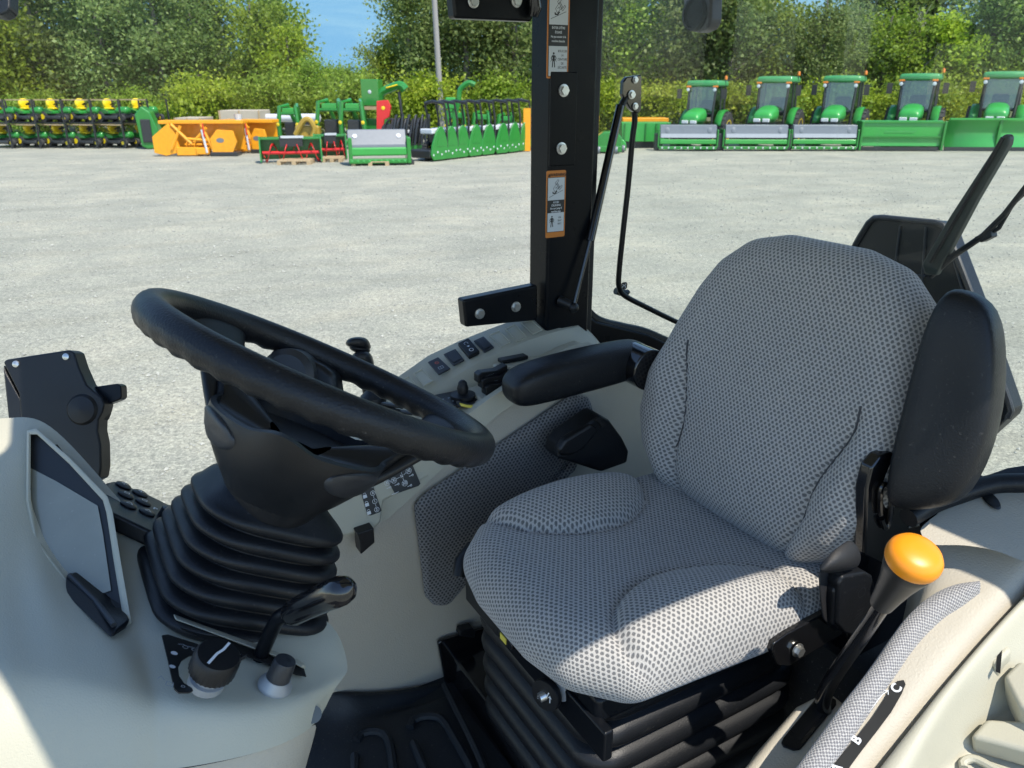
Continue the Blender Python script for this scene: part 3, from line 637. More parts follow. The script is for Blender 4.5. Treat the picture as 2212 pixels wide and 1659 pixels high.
def BW(rho, s, t):
    w_ = float(np.interp(s, [.066, .08, .11, .13], [1, .8, .3, 0])); lb_ = max(0.0, math.cos(3 * t)) ** 3.5 * (.35 if 3.3 < (t % 6.2832) < 5.1 else 1)
    q = 1 + .42 * w_ * lb_ - .04 * (1 - lb_) * w_; return WP(rho * math.cos(t) * q, rho * math.sin(t) * q, s - .036 * w_ * lb_)
bowl = []
for rho, s in ((.098, .066), (.104, .068), (.103, .076), (.096, .092), (.084, .110), (.070, .127), (.056, .143), (.047, .158)): bowl.append([BW(rho, s, t) for t in np.linspace(0, 2 * math.pi, 72, endpoint=False)])
m = MB(); m.loft([[WP(0, 0, .085) + (p - WP(0, 0, .066)) * .3 for p in bowl[0]]] + [[p - WN * .012 for p in bowl[0]]] + bowl, False); hc_ = m.build('hub_cover', 'black_plastic', sw, angle=60)
def bowlpt(th, s, off):
    S_ = [.066, .068, .076, .092, .110, .127, .143]; R_ = [.100, .104, .103, .096, .084, .070, .056]; rho = float(np.interp(s, S_, R_)) + off
    return BW(rho, s, th)
for c_, hw_ in ((186, 27), (300, 27)):
    rr_ = []
    for k in (0, .55, .85, .97, 1.03):
        rr_.append([bowlpt(math.radians(c_ + hw_ * k * math.cos(t)), .088 + .0175 * k * math.sin(t), .0035 if k < .9 else (.002 if k < 1 else -.002)) for t in np.linspace(0, 2 * math.pi, 28, endpoint=False)])
    m = MB(); m.loft(rr_, False); m.build('hub_pad', 'dark_grey_plastic', hc_, angle=50)
m = MB(); m.box(WP(-.005, -.068, .085), WU * .017, unit(WV * .7 + -WN * .7) * .022, unit(WN * .7 + WV * .7) * .003); m.build('clip', 'dark_grey_plastic', sw, bevel=.002)

# column shroud behind the wheel and shuttle lever
sh = thing('lever_shroud', 'black moulded housing seen through the steering wheel opening', 'housing', PDp(655, 800, .98))
m = MB(); m.prism([PDp(x, y, .98) for x, y in ((578, 752), (640, 756), (700, 790), (722, 806), (730, 860), (740, 930), (640, 940), (590, 860))], _fw * .05); m.build('body', 'black_plastic', sh, bevel=.01)
m = MB(); m.rev(PDp(620, 810, .965), -_fw, [(.035, -.03), (.034, .0), (.026, .008), (.001, .010)], 24); m.build('dial', 'dark_grey_plastic', sh)

# ================================================================== FAR SIDE: console, wall, joystick
con = thing('side_console', 'grey green console with switches along the far wheel arch below the pillar', 'console', TP(.7, 1.25, 1.5))
A_out, A_in, A_bk, A_fr, A_rg, A_wl = 1.37, 1.29, 1.275, 1.195, 1.185, 1.165
def PAz(x, y, a, dz): p = PA(x, y, a); return p + Zv * dz
outer = [(600, 1010), (700, 930), (780, 865), (862, 812), (925, 768), (990, 737), (1060, 709), (1130, 684), (1160, 676), (1195, 684), (1240, 676), (1262, 700), (1290, 740)]
inner = [(660, 1060), (760, 985), (840, 920), (905, 872), (970, 822), (1030, 785), (1090, 757), (1140, 735), (1180, 722), (1215, 712), (1250, 706), (1290, 735), (1330, 780)]
tray0 = [(680, 1080), (770, 1010), (850, 950), (915, 903), (975, 862), (1030, 830), (1085, 803), (1130, 782), (1170, 765), (1210, 745), (1240, 735), (1290, 752), (1335, 800)]
tray1 = [(720, 1120), (805, 1050), (880, 990), (935, 938), (990, 893), (1040, 862), (1085, 835), (1130, 812), (1165, 795), (1210, 770), (1255, 755), (1310, 775), (1350, 820)]
ridge = [(742, 1088), (825, 1018), (900, 962), (955, 922), (1003, 890), (1050, 855), (1100, 822), (1145, 795), (1185, 772), (1228, 748), (1270, 738), (1325, 768), (1370, 820)]
ridg2 = [(745, 1096), (830, 1026), (905, 972), (960, 930), (1008, 897), (1055, 862), (1105, 830), (1150, 803), (1190, 780), (1233, 756), (1275, 746), (1330, 776), (1375, 828)]
seam = [(760, 1160), (845, 1115), (925, 1040), (985, 985), (1035, 930), (1085, 888), (1135, 858), (1190, 836), (1240, 818), (1300, 800), (1350, 795), (1400, 800), (1450, 860)]
def arow(pts, a, dz=0): return [PA(x, y, a) + Zv * dz for x, y in pts]
m = MB(); m.grid([[TP(p @ Rv, 1.40, 1.0) for p in arow(outer, A_out)], arow(outer, A_out), arow([((x * .97 + u * .03), (y * .97 + v * .03)) for (x, y), (u, v) in zip(outer, inner)], A_out - .003), arow([((x * .04 + u * .96), (y * .04 + v * .96)) for (x, y), (u, v) in zip(outer, inner)], A_in + .003), arow(inner, A_in), arow(tray0, A_bk), arow(tray1, A_fr), arow(ridge, A_rg), arow(ridg2, A_rg - .012), arow(seam, A_wl)])
# duplicate creases by subdividing along the run only lightly
m.build('body', 'dash_plastic', con, angle=50)
# switches set in the upper strip
def quadfrac(i0, f0, f1, g0, g1):
    """patch of the strip between outer and inner edge"""
    O_, I_ = arow(outer, A_out), arow(inner, A_in)
    def at(f, g):
        k = int(f); t = f - k; a = O_[k] * (1 - t) + O_[k + 1] * t; b = I_[k] * (1 - t) + I_[k + 1] * t; return a * (1 - g) + b * g
    return [at(f0, g0), at(f1, g0), at(f1, g1), at(f0, g1)]
def tile(px, name, mat, lift, label=None, bev=.002):
    c = [PP(x, y, sp0, sn) for x, y in px]; m = MB(); m.prism(c, sn * lift); o = m.build(name, mat, con, bevel=bev); return o, c
O_, I_ = arow(outer, A_out), arow(inner, A_in)
sp0 = (O_[5] + I_[5]) / 2; sn = unit(np.cross(O_[6] - O_[4], I_[5] - O_[5])); sn = sn if sn @ (CAMP - sp0) > 0 else -sn
sp0 = sp0 + sn * .0015
tiles = [([(1023, 738), (1045, 728), (1068, 752), (1047, 763)], 'blank'), ([(990, 748), (1013, 737), (1037, 765), (1014, 777)], 'rocker'), ([(958, 767), (984, 755), (1004, 780), (980, 792)], 'blank'), ([(924, 784), (947, 773), (974, 798), (948, 812)], 'flat')]
for q, kind in tiles:
    o_, c = tile(q, 'switch', 'dark_grey_plastic' if kind != 'rocker' else 'black_plastic', .010 if kind == 'rocker' else .004)
    cc = sum(c) / 4 + sn * (.0102 if kind == 'rocker' else .0042); exx = unit(c[3] - c[0]); eyy = unit(c[1] - c[0])
    d = Dec(cc, exx, eyy, .0006)
    if kind == 'rocker': d.ring(.012, 0, .0042, .0012).ring(-.012, 0, .004, .0008, a0=40, a1=320).poly([(-.003, -.003), (.002, 0), (-.003, .003)]).build('symbol', 'white_ink', o_)
    elif kind == 'flat':
        d.line([(.006, -.005), (.006, .005), (.013, .005), (.013, -.005), (.006, -.005)], .0012).line([(.006, 0), (.013, 0)], .001).build('symbol', 'grey_ink', o_)
        Dec(cc, exx, eyy, .0006).ring(-.008, 0, .0035, .0015).line([(-.011, -.004), (-.005, .004)], .001).build('symbol', 'leather_stain_red', o_)
    else:
        m = MB(); m.prism([sum(c) / 4 * .28 + p * .72 + sn * .004 for p in c], sn * .0015); m.build('rocker', 'dark_grey_plastic', o_, bevel=.0008)
for q in ([(1056, 722), (1078, 713), (1104, 738), (1083, 750)], [(1090, 709), (1112, 699), (1138, 726), (1117, 738)], [(1124, 696), (1148, 690), (1172, 712), (1152, 722)], [(893, 805), (912, 795), (936, 822), (915, 834)], [(868, 820), (882, 811), (905, 836), (890, 848)]):
    c = [PP(x, y, sp0, sn) for x, y in q]; k = sum(c) / 4
    m = MB(); m.loft([[p - sn * .002 for p in c], [p + sn * .0012 for p in c], [k * .12 + p * .88 + sn * .0012 for p in c], [k * .14 + p * .86 - sn * .0008 for p in c]]); m.build('blank_plate', 'dash_plastic', con)
# three rocker switches at the step, display pad with selector and yellow tag
step0 = [(1022, 815), (1042, 800), (1088, 812), (1112, 838), (1090, 852), (1040, 872), (1018, 852)]
for i, (x, y) in enumerate(((1062, 804), (1070, 816), (1078, 830))):
    c = PA(x, y - 2, 1.222 - .008 * i); sx_ = unit(Rv + Zv * .1)
    m = MB(); m.loft([[c + sx_ * a_ + Zv * b_ - Av * .010 for a_, b_ in ((-.034, -.012), (.030, -.010), (.030, .008), (.006, .003), (-.026, .0085), (-.034, .005))], [c + sx_ * a_ + Zv * b_ + Av * .010 for a_, b_ in ((-.034, -.012), (.030, -.010), (.030, .008), (.006, .003), (-.026, .0085), (-.034, .005))]]); o_ = m.build('rocker_switch', 'black_plastic', con, bevel=.002)
    d = Dec(c + Zv * .0082 - sx_ * .012, sx_, -Av, .0012)
    if i: (d.ring(.004, 0, .004, .0008) if i == 2 else d.line([(-.008, -.004), (-.001, -.004), (-.001, .004), (-.008, .004), (-.008, -.004)], .0007).line([(.002, -.004), (.009, -.004), (.006, .004), (.002, .004), (.002, -.004)], .0007)).build('symbol', 'grey_ink', o_)
m = MB(); c = PA(1065, 826, 1.225); m.box(c - Zv * .030, Rv * .045, Av * .035, Zv * .016); m.build('switch_block', 'dash_plastic', con, bevel=.004)
m = MB(); c = PA(1108, 774, 1.25); m.box(c, Rv * .030, Av * .010, Zv * .004); m.build('pad', 'black_rubber', con, bevel=.002)
m = MB(); c = PA(1120, 792, 1.24); m.box(c, Rv * .05, Av * .018, Zv * .010); m.build('raised_block', 'dash_plastic', con, bevel=.004)
c = PA(985, 866, 1.235); m = MB(); m.prism([c + Rv * u * .052 + Av * v * .034 for u, v in rrect(2, 2, .5)], Zv * .008); pad = m.build('display_pad', 'black_plastic', con, bevel=.003)
d = Dec(c + Zv * .0082, Rv, Av, .0006)
for k in range(9): d.rect(-.04 + .012 * (k % 5), -.018 + .018 * (k // 5), -.036 + .012 * (k % 5), -.014 + .018 * (k // 5))
d.build('symbol', 'grey_ink', pad)
m = MB(); c2 = PA(1000, 857, 1.225); m.rev(c2, Zv, [(.024, 0), (.024, .006), (.010, .009), (.011, .018), (.008, .030), (.004, .034), (.001, .0345)], 24); m.build('selector_knob', 'black_rubber', con)
m = MB(); m.tube([PA(990, 872, 1.20), PA(1010, 874, 1.20), PA(1026, 872, 1.20)], [.010, .010, .008], sy=.5); m.build('strap_end', 'webbing', con)
m = MB(); m.grid([[PA(992, 870, 1.187), PA(1008, 874, 1.187), PA(1028, 875, 1.187)], [PA(996, 877, 1.184), PA(1010, 880, 1.184), PA(1024, 881, 1.184)]]); m.build('yellow_tag', 'yellow_label', con, solid=.001)
# ignition key and vents
m = MB()
for k, (x, y) in enumerate(((842, 872), (862, 886), (888, 905))): m.tube([PA(x - 22, y - 2, 1.23), PA(x + 26, y + 6, 1.23)], .0075, 10, sy=.5)
m.build('vent_fins', 'dark_grey_plastic', con)
ik = thing('ignition_key', 'lumpy black key knob on the far console seen through the wheel', 'key knob', PA(806, 870, 1.25))
m = MB(); m.rev(PA(806, 866, 1.25), unit(_up + _fw * -.3), [(.014, -.02), (.026, -.012), (.030, .0), (.028, .010), (.015, .020), (.001, .022)], 22, squash=.8); m.build('knob', 'black_rubber', ik)
m = MB(); m.tube([PA(826, 876, 1.24), PA(850, 905, 1.22)], [.012, .018]); m.build('stem', 'black_plastic', ik)
# operator symbol plates on the console flank
fl0 = PA(870, 1030, 1.168); fn = unit(-Av + Zv * .25)
def FLp(x, y, k=0): return PP(x, y, fl0 + fn * k, fn)
gp_ = [(640, 1110), (700, 1000), (800, 930), (905, 955), (960, 1012), (900, 1045), (830, 1082), (824, 1128), (808, 1143), (756, 1156), (716, 1166), (650, 1200)]
m = MB(); m.prism([FLp(x, y) for x, y in gp_], -fn * .05); m.build('flank', 'dash_plastic', con, bevel=.006)
def plate(c4, name):
    m = MB(); m.prism([FLp(x, y, .0012) for x, y in c4], fn * .0008); return m.build(name, 'label_black', con)
P1 = plate([(824, 1014), (828, 1012), (876, 992), (886, 992), (908, 1044), (904, 1049), (858, 1065), (852, 1064)], 'symbol_plate')
ex = unit(FLp(906, 1046) - FLp(856, 1066)); ey = unit(FLp(828, 1012) - FLp(856, 1066)); cc = FLp(867, 1030, .0026)
d = Dec(cc, ex, ey, .0003)
for u, v, t in ((.001, .001, 'N'), (-.015, -.0005, 'XI'), (-.028, 0, 'XI'), (.003, .015, 'XII'), (.016, .006, 'XI'), (.003, -.013, 'XII')):
    d.text(t, u, v, .0085, .0002, .8)
    if t != 'N': d.ring(u, v, .0052, .0007)
d.line([(-.022, 0), (-.020, 0)], .0008).line([(-.010, 0), (-.003, .001)], .0008).line([(.002, .010), (.002, .005)], .0008).line([(.002, -.003), (.003, -.008)], .0008).line([(.005, .002), (.011, .005)], .0008)
for u, v in ((-.028, -.010), (-.012, -.010), (-.012, .011), (.018, -.004), (.010, -.021)): d.line([(u - .004, v), (u + .004, v), (u + .004, v + .002)], .001).ring(u + .003, v, .0018, .0006)
d.line([(-.026, -.024), (-.012, -.024)], .0012).build('symbol', 'white_ink', P1)
P2 = plate([(776, 1051), (782, 1048), (800, 1044), (805, 1047), (824, 1102), (820, 1106), (800, 1113), (794, 1112)], 'symbol_plate')
ex = unit(FLp(822, 1104) - FLp(797, 1113)); ey = unit(FLp(779, 1050) - FLp(797, 1113)); d = Dec(FLp(800, 1079, .0026), ex, ey, .0003)
for i, t in enumerate('012'):
    v = .010 - i * .0155; d.ring(.007, v, .0042, .0008).text(t, .007, v, .0062, .0002); d.ring(-.008, v + .003, .0022, .0008, a0=0, a1=180).rect(-.0115, v - .004, -.0045, v + .002)
    if i < 2: d.line([(.007, v - .0055), (.007, v - .010)], .0008)
d.line([(-.009, .020), (-.009, .028), (0, .029), (.009, .028), (.009, .020), (0, .0215), (-.009, .020)], .0009).rect(-.006, .022, -.0008, .0265).rect(.0008, .022, .006, .0265).build('symbol', 'white_ink', P2)
m = MB(); m.prism([PA(x, y, 1.13) for x, y in ((772, 1152), (808, 1140), (810, 1172), (780, 1198), (778, 1170))], Av * .03); m.build('hood_release', 'black_plastic', con, bevel=.002)
# inner wall of the far wheel arch
wl_ = thing('wheel_arch_wall', 'beige moulded inner wall of the far wheel arch beside the seat', 'side wall', TP(.6, 1.18, 1.0))
# wall silhouette top follows the seam
wt = [(640, 1200), (760, 1150), (845, 1100), (925, 1030), (985, 975), (1035, 922), (1085, 882), (1135, 852), (1190, 830), (1240, 812), (1300, 795), (1350, 790), (1400, 795), (1450, 855)]
wtop = [PA(x, y, 1.172) for x, y in wt]
wr = [p @ Rv for p in wtop]
f_a = lambda r: 1.172 + .05 * math.exp(-((r - .25) / .12) ** 2)
rows_ = [wtop, [TP(r, 1.168, p[2] * .8 + .2 * 1.0) for r, p in zip(wr, wtop)], [TP(r, 1.172, p[2] * .4 + .6 * 1.0) for r, p in zip(wr, wtop)], [TP(r, 1.185, .98) for r in wr]]
m = MB(); m.grid(rows_); m.build('panel', 'beige_plastic', wl_, subsurf=2)
# quilted fabric pad on that wall
core = [(.455, 1.235), (.478, 1.400), (.505, 1.425), (.83, 1.605), (.86, 1.59), (.80, 1.42), (.545, 1.215), (.50, 1.19)]
def A2(x, y): p = PA(x, y, 1.15); return (p @ Rv, p[2])
core = [A2(*q) for q in ((912, 1098), (928, 1080), (1065, 988), (1240, 868), (1268, 872), (1278, 900), (1240, 1010), (1010, 1250), (968, 1300), (948, 1300), (934, 1285))]
core = [(u, v) for u, v in core][::-1]
ar = sum(core[i][0] * core[(i + 1) % len(core)][1] - core[(i + 1) % len(core)][0] * core[i][1] for i in range(len(core)))
if ar < 0: core = core[::-1]
# local frame: x = Rv, y = Zv -> normal = Rv x Zv = -Av (faces the camera)
m, uv = drape(Av * 1.148, Rv, Zv, core, .012, 90, .012, lambda x, y: 0 * x)
m.build('fabric_pad', 'panel_fabric', wl_, uvs=uv)
# belt retractor on the far side of the seat
br = thing('belt_retractor', 'black seat belt retractor housing between the far fabric pad and the backrest', 'belt retractor', PA(1290, 950, 1.09))
m = MB(); m.prism([PA(x, y, 1.06) for x, y in ((1212, 962), (1228, 945), (1288, 902), (1298, 897), (1318, 908), (1345, 945), (1360, 975), (1356, 1000), (1300, 1020), (1205, 990))], Av * .05); hb = m.build('housing', 'black_rubber', br, bevel=.006)
m = MB(); m.prism([PA(x, y, 1.055) for x, y in ((1206, 972), (1222, 950), (1280, 915), (1296, 928), (1262, 972), (1238, 985), (1210, 985))], Av * .02); m.build('cover', 'black_plastic', br, bevel=.008)
m = MB(); m.prism([PA(x, y, 1.053) for x, y in ((1285, 905), (1297, 915), (1300, 924), (1310, 918), (1296, 902))], Av * .006); m.build('button', 'gap_black', br, bevel=.001)
# loader joystick behind the wheel
js = thing('joystick', 'black leather topped joystick standing behind the far side of the wheel', 'joystick', PA(785, 790, 1.33))
jx = lambda x, y, a=1.33: PA(x, y, a)
def lump(pts, a0, a1, name, mat='black_leather'):
    m = MB(); c = np.mean(pts, 0)
    rr = [(.55, -1), (.88, -.75), (1, -.3), (1, .3), (.88, .75), (.55, 1)]
    m.loft([[PA(c[0] + (x - c[0]) * k, c[1] + (y - c[1]) * k, (a0 + a1) / 2 - (a1 - a0) / 2 * -h) for x, y in pts] for k, h in rr]); return m.build(name, mat, js, subsurf=2)
lump([(744, 742), (752, 729), (775, 726), (795, 730), (801, 745), (803, 756), (780, 754), (752, 750)], 1.31, 1.36, 'grip')
lump([(746, 745), (778, 748), (803, 752), (800, 764), (765, 764)], 1.315, 1.355, 'grip_seam', 'black_rubber')
lump([(755, 768), (770, 757), (795, 756), (805, 768), (810, 790), (806, 815), (770, 812)], 1.29, 1.345, 'grip_base')
m = MB(); m.tube([PA(790, 800, 1.32), PA(800, 850, 1.30)], .014); m.build('shaft', 'black_paint', js)
# ================================================================== SEAT
AC = .80
seat = thing('operator_seat', 'grey dotted fabric operator seat with black armrests and bellows suspension', 'seat', TP(.7, AC, FL))
def sst(x, a, b): t = np.clip((x - a) / (b - a), 0, 1); return t * t * (3 - 2 * t)
# cushion: local x = Rv (rearwards, 0 at front of the core), y = Av
tl = math.radians(2.5); cex = Rv * math.cos(tl) - Zv * math.sin(tl); cey = Av
CO = TP(.50, AC, 1.492)
core = [(.05, -.155), (.40, -.165), (.46, -.12), (.46, .12), (.40, .165), (.05, .155), (.012, .115), (.0, .06), (.0, -.06), (.012, -.115)]
def hcush(x, y):
    s = np.abs(y); yc = .135 + .07 * sst(-x, -.16, .05) * 1.0
    d2 = ((x - .178) / .155) ** 2 + ((s - .190) / .116) ** 2; d = np.sqrt(d2)
    bol = np.where(y > 0, .040, .028) * np.clip(1 - d2, 0, 1) ** .62
    groove = -.007 * np.exp(-((d - 1.0) / .05) ** 2)
    dish = -.020 * np.exp(-((x - .28) / .16) ** 2) * np.exp(-(y / .12) ** 2)
    wat = .012 * sst(-x, -.10, .02) * 0
    return bol + groove + dish + wat
m, uv = drape(CO, cex, cey, core, .062, 150, .0062, hcush, rz=.85)
m.build('cushion', 'seat_fabric', seat, uvs=uv, angle=180)
# backrest: local x = -Av (towards camera, driver's left), y = up the back
bl = math.radians(15); BY = Rv * math.sin(bl) + Zv * math.cos(bl); BX = -Av
# ex x ey must be the front normal (-Rv): Av... choose ex = Av*(-1): (-Av) x up = ?
BO = TP(.862, AC - .005, 1.486)
nb = np.cross(BX, BY)
if nb @ Rv > 0: BX = -BX
bs = 1 if BX @ Av < 0 else -1
core = [(-.180, .070), (-.14, .038), (.14, .038), (.180, .070), (.202, .11), (.203, .17), (.188, .25), (.158, .33), (.136, .370), (.105, .398), (.06, .410), (-.06, .410), (-.105, .398), (-.136, .370), (-.158, .33), (-.188, .25), (-.203, .17), (-.202, .11)]
def hback(x, y):
    s = np.abs(x); e = .142 + .035 * sst(y, .10, .24) + .03 * (1 - sst(y, -.05, .08)) * -1
    up = 1 - sst(y, .17, .27)
    g = -.012 * np.exp(-((s - e) / .006) ** 2) * (1 - sst(y, .20, .26))
    bol = .024 * sst(s, e - .01, e + .05) * up
    lum = .010 * np.exp(-((y - .10) / .09) ** 2) * np.exp(-(x / .12) ** 2)
    bow = .020 * sst(s, .10, .25) * sst(y, .1, .3)
    return g + bol + lum - .012 * sst(y, .30, .48) * 0 + bow * .5
core = [(x * (1 - .17 * (1 - float(sst(y, .05, .33)))) * (1 + .12 * float(sst(y, .30, .38))) if x * bs > 0 else x * 1.03, y) for x, y in core]
m, uv = drape(BO, BX, BY, core, .060, 165, .0062, hback, rz=.9)
bkr = m.build('backrest', 'seat_fabric', seat, uvs=uv, angle=180)
for sg in (-1, 1):
    pth_ = []
    for y in np.linspace(.065, .255, 24):
        e = .142 + .035 * float(sst(y, .10, .24)) - .03 * (1 - float(sst(y, -.05, .08))) * -1; x = sg * e
        pth_.append(BO + BX * x + BY * y + nb * (float(hback(np.array([x]), np.array([y]))[0]) + .0016))
    m = MB(); m.tube(pth_, .0017, 6); m.build('seam', 'seam_thread', bkr)
m = MB(); m.prism([BO + BX * x * 1.15 + BY * (y * 1.05 - .01) - nb * 0 + Rv * .095 for x, y in core], Rv * .02); m.build('back_shell', 'black_plastic', seat, bevel=.006)
# pan and frame under the cushion
m = MB(); cbox(m, .49, .93, AC - .175, AC + .215, 1.36, 1.405); pan = m.build('seat_pan', 'black_paint', seat, bevel=.01)
m = MB(); m.prism([PA(x, y, AC - .232) for x, y in ((1668, 1408), (1672, 1390), (1700, 1370), (1792, 1320), (1822, 1345), (1822, 1370), (1705, 1440), (1682, 1438))], Av * .012); sp_ = m.build('side_plate', 'black_gloss', seat, bevel=.003)
m = MB(); m.bolt(PA(1722, 1403, AC - .234), -Av, .0085); m.build('bolt', 'steel', sp_)
# suspension bellows
def ringR(z, r0, r1, a0, a1, rr):
    out = []
    for cx, cy, t0 in ((r1 - rr, a1 - rr, 0), (r0 + rr, a1 - rr, 90), (r0 + rr, a0 + rr, 180), (r1 - rr, a0 + rr, 270)):
        for k in range(7): t = math.radians(t0 + 90 * k / 6); out.append(TP(cx + rr * math.cos(t), cy + rr * math.sin(t), z))
    return out
rg = [ringR(1.385, .500, .90, AC - .165, AC + .185, .05)]
for k in range(6):
    z = 1.355 - k * .049; r0 = .487 + .002 * k; h_ = .185
    for dz, g in ((.018, .012), (.008, .0), (-.010, .0), (-.021, .010), (-.027, .024)): rg.append(ringR(z + dz, r0 + g, .93 - g, AC - h_ + .015 + g, AC + h_ + .02 - g, .062))
m = MB(); m.loft(rg, False); m.build('suspension_bellows', 'black_rubber', seat, subsurf=1)
m = MB(); cbox(m, .484, .50, AC - .20, AC + .20, 1.325, 1.375); fr = m.build('front_rail', 'black_paint', seat, bevel=.004)
m = MB(); m.tube([TP(.52, AC + .235, 1.40), TP(.49, AC + .225, 1.385), TP(.48, AC + .215, 1.365)], [.014, .013, .012]); m.build('rail_end', 'black_plastic', seat)
# air knob with seat symbol and level gauge
kc = PR(1180, 1500, .465); ka = unit(-Rv * .9 - Av * .35 + Zv * .1)
m = MB(); m.rev(PR(1207, 1487, .484), ka, [(.020, 0), (.020, .006), (.013, .007), (.001, .0072)], 24, squash=.75); m.build('collar', 'chrome_grey', seat)
m = MB(); m.rev(PR(1207, 1487, .484), unit(kc - PR(1207, 1487, .484)), [(.007, 0), (.007, .03)], 14); m.build('knob_stem', 'steel', seat)
m = MB(); m.rev(kc, ka, [(.0225, -.006), (.0235, .0), (.022, .004), (.001, .0045)], 32); ko_ = m.build('air_knob', 'black_plastic', seat)
d = Dec(kc + ka * .0048, unit(np.cross(Zv, ka)), Zv, .0004); d.line([(.008, .011), (.003, -.002), (-.011, -.006)], .0016).line([(-.012, -.010), (.008, -.010)], .0014).line([(.010, -.006), (.010, .006)], .0014).poly([(.007, .002), (.013, .002), (.010, .007)]).build('symbol', 'white_ink', ko_)
gc = PR(1100, 1378, .480); m = MB(); m.prism([gc + unit(Av) * u * .021 + Zv * v * .009 for u, v in rrect(2, 2, .6)], -Rv * .008); gg = m.build('weight_gauge', 'black_gloss', seat, bevel=.002)
m = MB(); m.box(gc - Rv * .0085 + Av * .004, Av * .009, Zv * .0055, Rv * .0006); m.build('indicator', 'yellow_label', gg)
# armrests
def armrest(name, P0, L, U_, W_, label, mat='black_leather'):
    """P0 rear end centre, L axis forwards (length vector), U_ up half vector, W_ side half vector"""
    rows = []
    for t, hu0, hu1, w in ((-.01, .35, -.35, .55), (.0, .75, -.7, .85), (.06, .95, -.9, .95), (.30, 1.0, -1.0, 1), (.60, .98, -1.05, 1), (.85, .86, -1.08, .98), (.95, .62, -1.0, .9), (.99, .3, -.8, .72), (1.01, .05, -.45, .45)):
        c = P0 + L * t
        pr = [(1, hu1 * .55), (1, hu0 * .35), (.88, hu0 * .85), (.5, hu0), (0, hu0 * 1.03), (-.5, hu0), (-.88, hu0 * .85), (-1, hu0 * .35), (-1, hu1 * .55), (-.8, hu1 * .93), (-.3, hu1), (.3, hu1), (.8, hu1 * .93)]
        rows.append([c + W_ * w * a + U_ * b for a, b in pr])
    m = MB(); m.loft(rows); o = m.build(name, mat, seat, subsurf=2); tag(o, label); return o
armrest('armrest', TP(.930, 1.105, 1.663), -Rv * .300 - Zv * .006 + Av * .0, Zv * .037, Av * .040, 'lowered far armrest')
# near armrest folded up: pad with wide face to the front
P0 = TP(.905, .512, 1.585); Pt = TP(.975, .512, 1.925)
ou = [(1938, 690), (1985, 660), (2030, 634), (2052, 627), (2090, 632), (2125, 652), (2148, 690), (2158, 745), (2161, 810), (2156, 880), (2140, 960), (2118, 1020), (2090, 1070), (2068, 1090), (2000, 1103), (1950, 1104), (1918, 1095), (1910, 1080), (1914, 1040), (1922, 980), (1945, 880), (1968, 790), (1990, 720), (2012, 668)]
ou = [(2040, 628), (2060, 627), (2092, 634), (2122, 654), (2141, 688), (2149, 745), (2150, 815), (2144, 885), (2126, 962), (2104, 1020), (2078, 1066), (2054, 1088), (2000, 1100), (1950, 1102), (1920, 1094), (1910, 1076), (1914, 1030), (1926, 965), (1948, 880), (1970, 790), (1992, 715), (2014, 660)]
an = unit(-Rv * .93 - Av * .20 + Zv * .20); ap = TP(.925, .515, 1.76)
cx_, cy_ = np.mean([p[0] for p in ou]), np.mean([p[1] for p in ou])
def aring(k, off): return [PP(cx_ + (x - cx_) * k, cy_ + (y - cy_) * k, ap, an) + an * off for x, y in ou]
m = MB(); m.loft([aring(.80, -.066), aring(.96, -.060), aring(1.02, -.045), aring(1.03, -.020), aring(1.0, -.004), aring(.94, .004), aring(.70, .007), aring(.4, .005), aring(.06, .004)]); a2 = m.build('armrest', 'black_leather', seat, subsurf=1); tag(a2, 'near armrest folded upright')
# near hinge bracket
hb = [(1868, 1200), (1872, 1060), (1884, 1010), (1905, 985), (1930, 975), (1950, 1000), (1968, 1100), (1966, 1150), (1950, 1200), (1920, 1225)]
m = MB(); m.prism([PA(x, y, .560) for x, y in hb], Av * .02); h1 = m.build('armrest_bracket', 'black_gloss', seat, bevel=.005)
m = MB(); m.tube(spline([PA(x, y, .556) for x, y in ((1902, 1110), (1902, 1060), (1912, 1045), (1924, 1060), (1922, 1120), (1912, 1140))], 4, True), .004, 8); m.build('slot_rim', 'black_gloss', h1)
m = MB(); m.rev(TP(.93, .59, 1.56), Av, [(.045, 0), (.045, .03)], 28); m.build('recliner', 'black_plastic', seat, bevel=.004)
m = MB(); m.rev(PA(1385, 790, 1.07), Av, [(.040, -.03), (.040, .03)], 28); m.build('armrest_hinge', 'black_gloss', seat, bevel=.004)
m = MB(); m.prism([PA(x, y, .585) for x, y in ((1874, 1200), (1900, 1150), (1990, 1130), (2010, 1190), (1960, 1400), (1850, 1440), (1832, 1380), (1860, 1300))], Av * .05); m.build('lower_bracket', 'black_paint', seat, bevel=.006)

